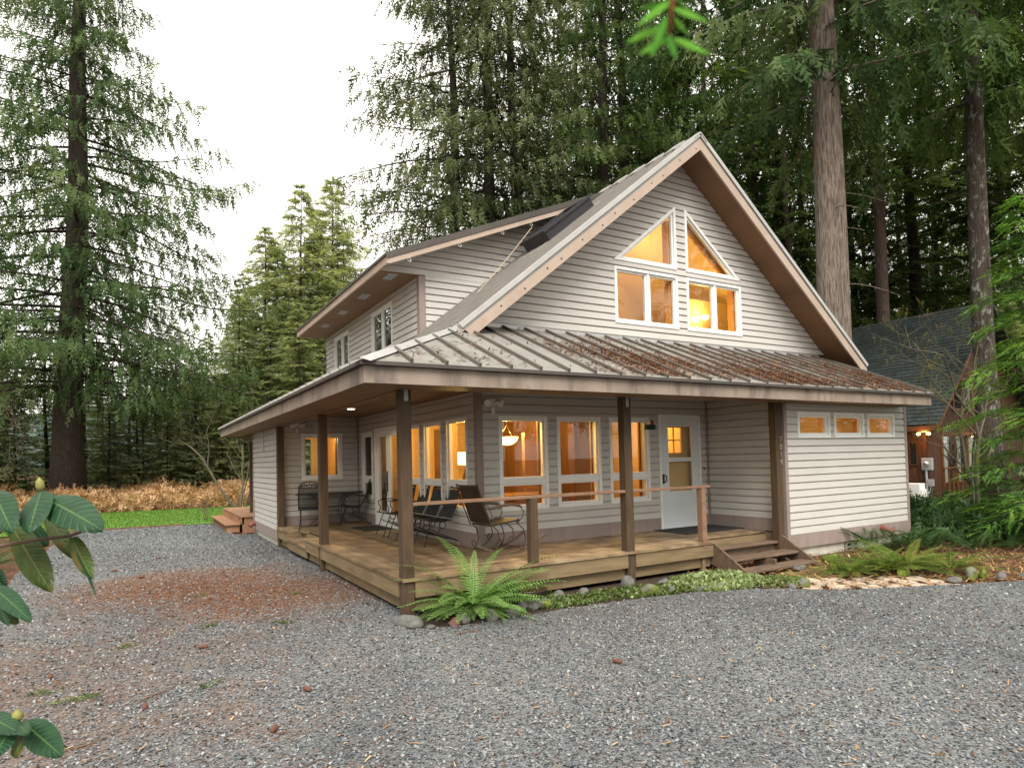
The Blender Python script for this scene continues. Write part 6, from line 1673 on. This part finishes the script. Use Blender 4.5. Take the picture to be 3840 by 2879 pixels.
for i, ch in enumerate('7023'):
    text(ch, .17, M['flash'], 'house_numeral', Matrix.Translation((1.02 + .135 * i, -.03, 2.36)) @ RFRONT, nb)
mb = MB(); mb.box(.5, 1.1, 3.9, 4.6, 0, 6.2); mb.obj('chimney', M['concrete'], nb)
fl = MB(); fl.box(-.26, -.14, -.16, .02, 2.33, 2.42); fo = fl.obj('floodlight', M['grey'], nb)
for yy in (.08, -.22):
    m1 = MB(); m1.tube([(-.2, yy * .5 - .04, 2.37), (-.24, yy, 2.33), (-.33, yy - .02, 2.28)], [.02, .035, .065], 12); m1.obj('lamp_head', M['grey'], fo)
    m1 = MB(); m1.lathe([(0, -.03), (.05, -.02), (.06, .01), (0, .03)], (-.335, yy - .02, 2.275), 12); m1.obj('bulb', M['floodbulb'], fo)
point('neighbour_flood', (18.42, 3.62, 2.22), 9, (1, .45, .1), .06)
point('neighbour_lamp', (22.25, 3.45, 2.25), 3, (1, .45, .1), .05)
mm = empty('electric_meter', (18.74, 3.71, 0), 0, 'grey electric meter box with round dial on the cedar wall', 'meter')
m1 = MB(); m1.box(-.06, .05, -.16, .16, 1.14, 1.52); m1.obj('box', M['grey'], mm, bevel=.01)
m1 = MB(); m1.lathe([(0, -.10), (.05, -.10), (.075, -.06), (.08, 0)], (-.06, .0, 1.34), 18, 'x'); m1.obj('dial', M['flash'], mm, True)
m1 = MB(); m1.wbox(NL, -.04, .04, 1.33, 1.36, .155, .165); m1.obj('dial_slot', M['black'], mm)
m1 = MB(); m1.tube([(-.02, .03, 1.14), (-.02, .03, -.02)], .035, 8); m1.obj('conduit', M['grey'], mm)
bx2 = empty('switch_box', (18.74, 3.62, .63), 0, 'small grey switch box below the meter with a cable to the heat pump', 'switch box')
m1 = MB(); m1.box(-.05, .06, -.07, .08, .0, .22); m1.obj('box', M['grey'], bx2, bevel=.008)
m1 = MB(); m1.tube([(-.03, .0, .0), (-.06, .02, -.16), (-.2, .1, -.33), (-.42, .2, -.25)], .012, 6); m1.obj('cable', M['grey'], bx2)
ac = empty('heat_pump', (18.28, 4.05, 0), 0, 'white heat pump unit on feet beside the cedar wall', 'heat pump')
m1 = MB(); m1.box(-.16, .16, -.40, .42, .13, .74); m1.obj('cabinet', M['white'], ac, bevel=.012)
m1 = MB(); m1.lathe([(.22, -.17), (.235, -.165), (.235, -.161)], (0, .15, .44), 24, 'x'); 
for k in range(7): m1.tube([(-.168, .15 + .22 * math.cos(k * .45), .44 + .22 * math.sin(k * .45)), (-.168, .15 - .22 * math.cos(k * .45), .44 - .22 * math.sin(k * .45))], .004, 4)
m1.obj('fan_grille', M['grey'], ac)
m1 = MB(); m1.box(-.14, .14, -.452, -.402, .24, .56); m1.obj('valve_cover', M['white'], ac, bevel=.01)
m1 = MB(); m1.box(-.15, .15, -.3, -.22, .0, .129); m1.box(-.15, .15, .24, .32, 0, .129); m1.obj('foot', M['concrete'], ac)
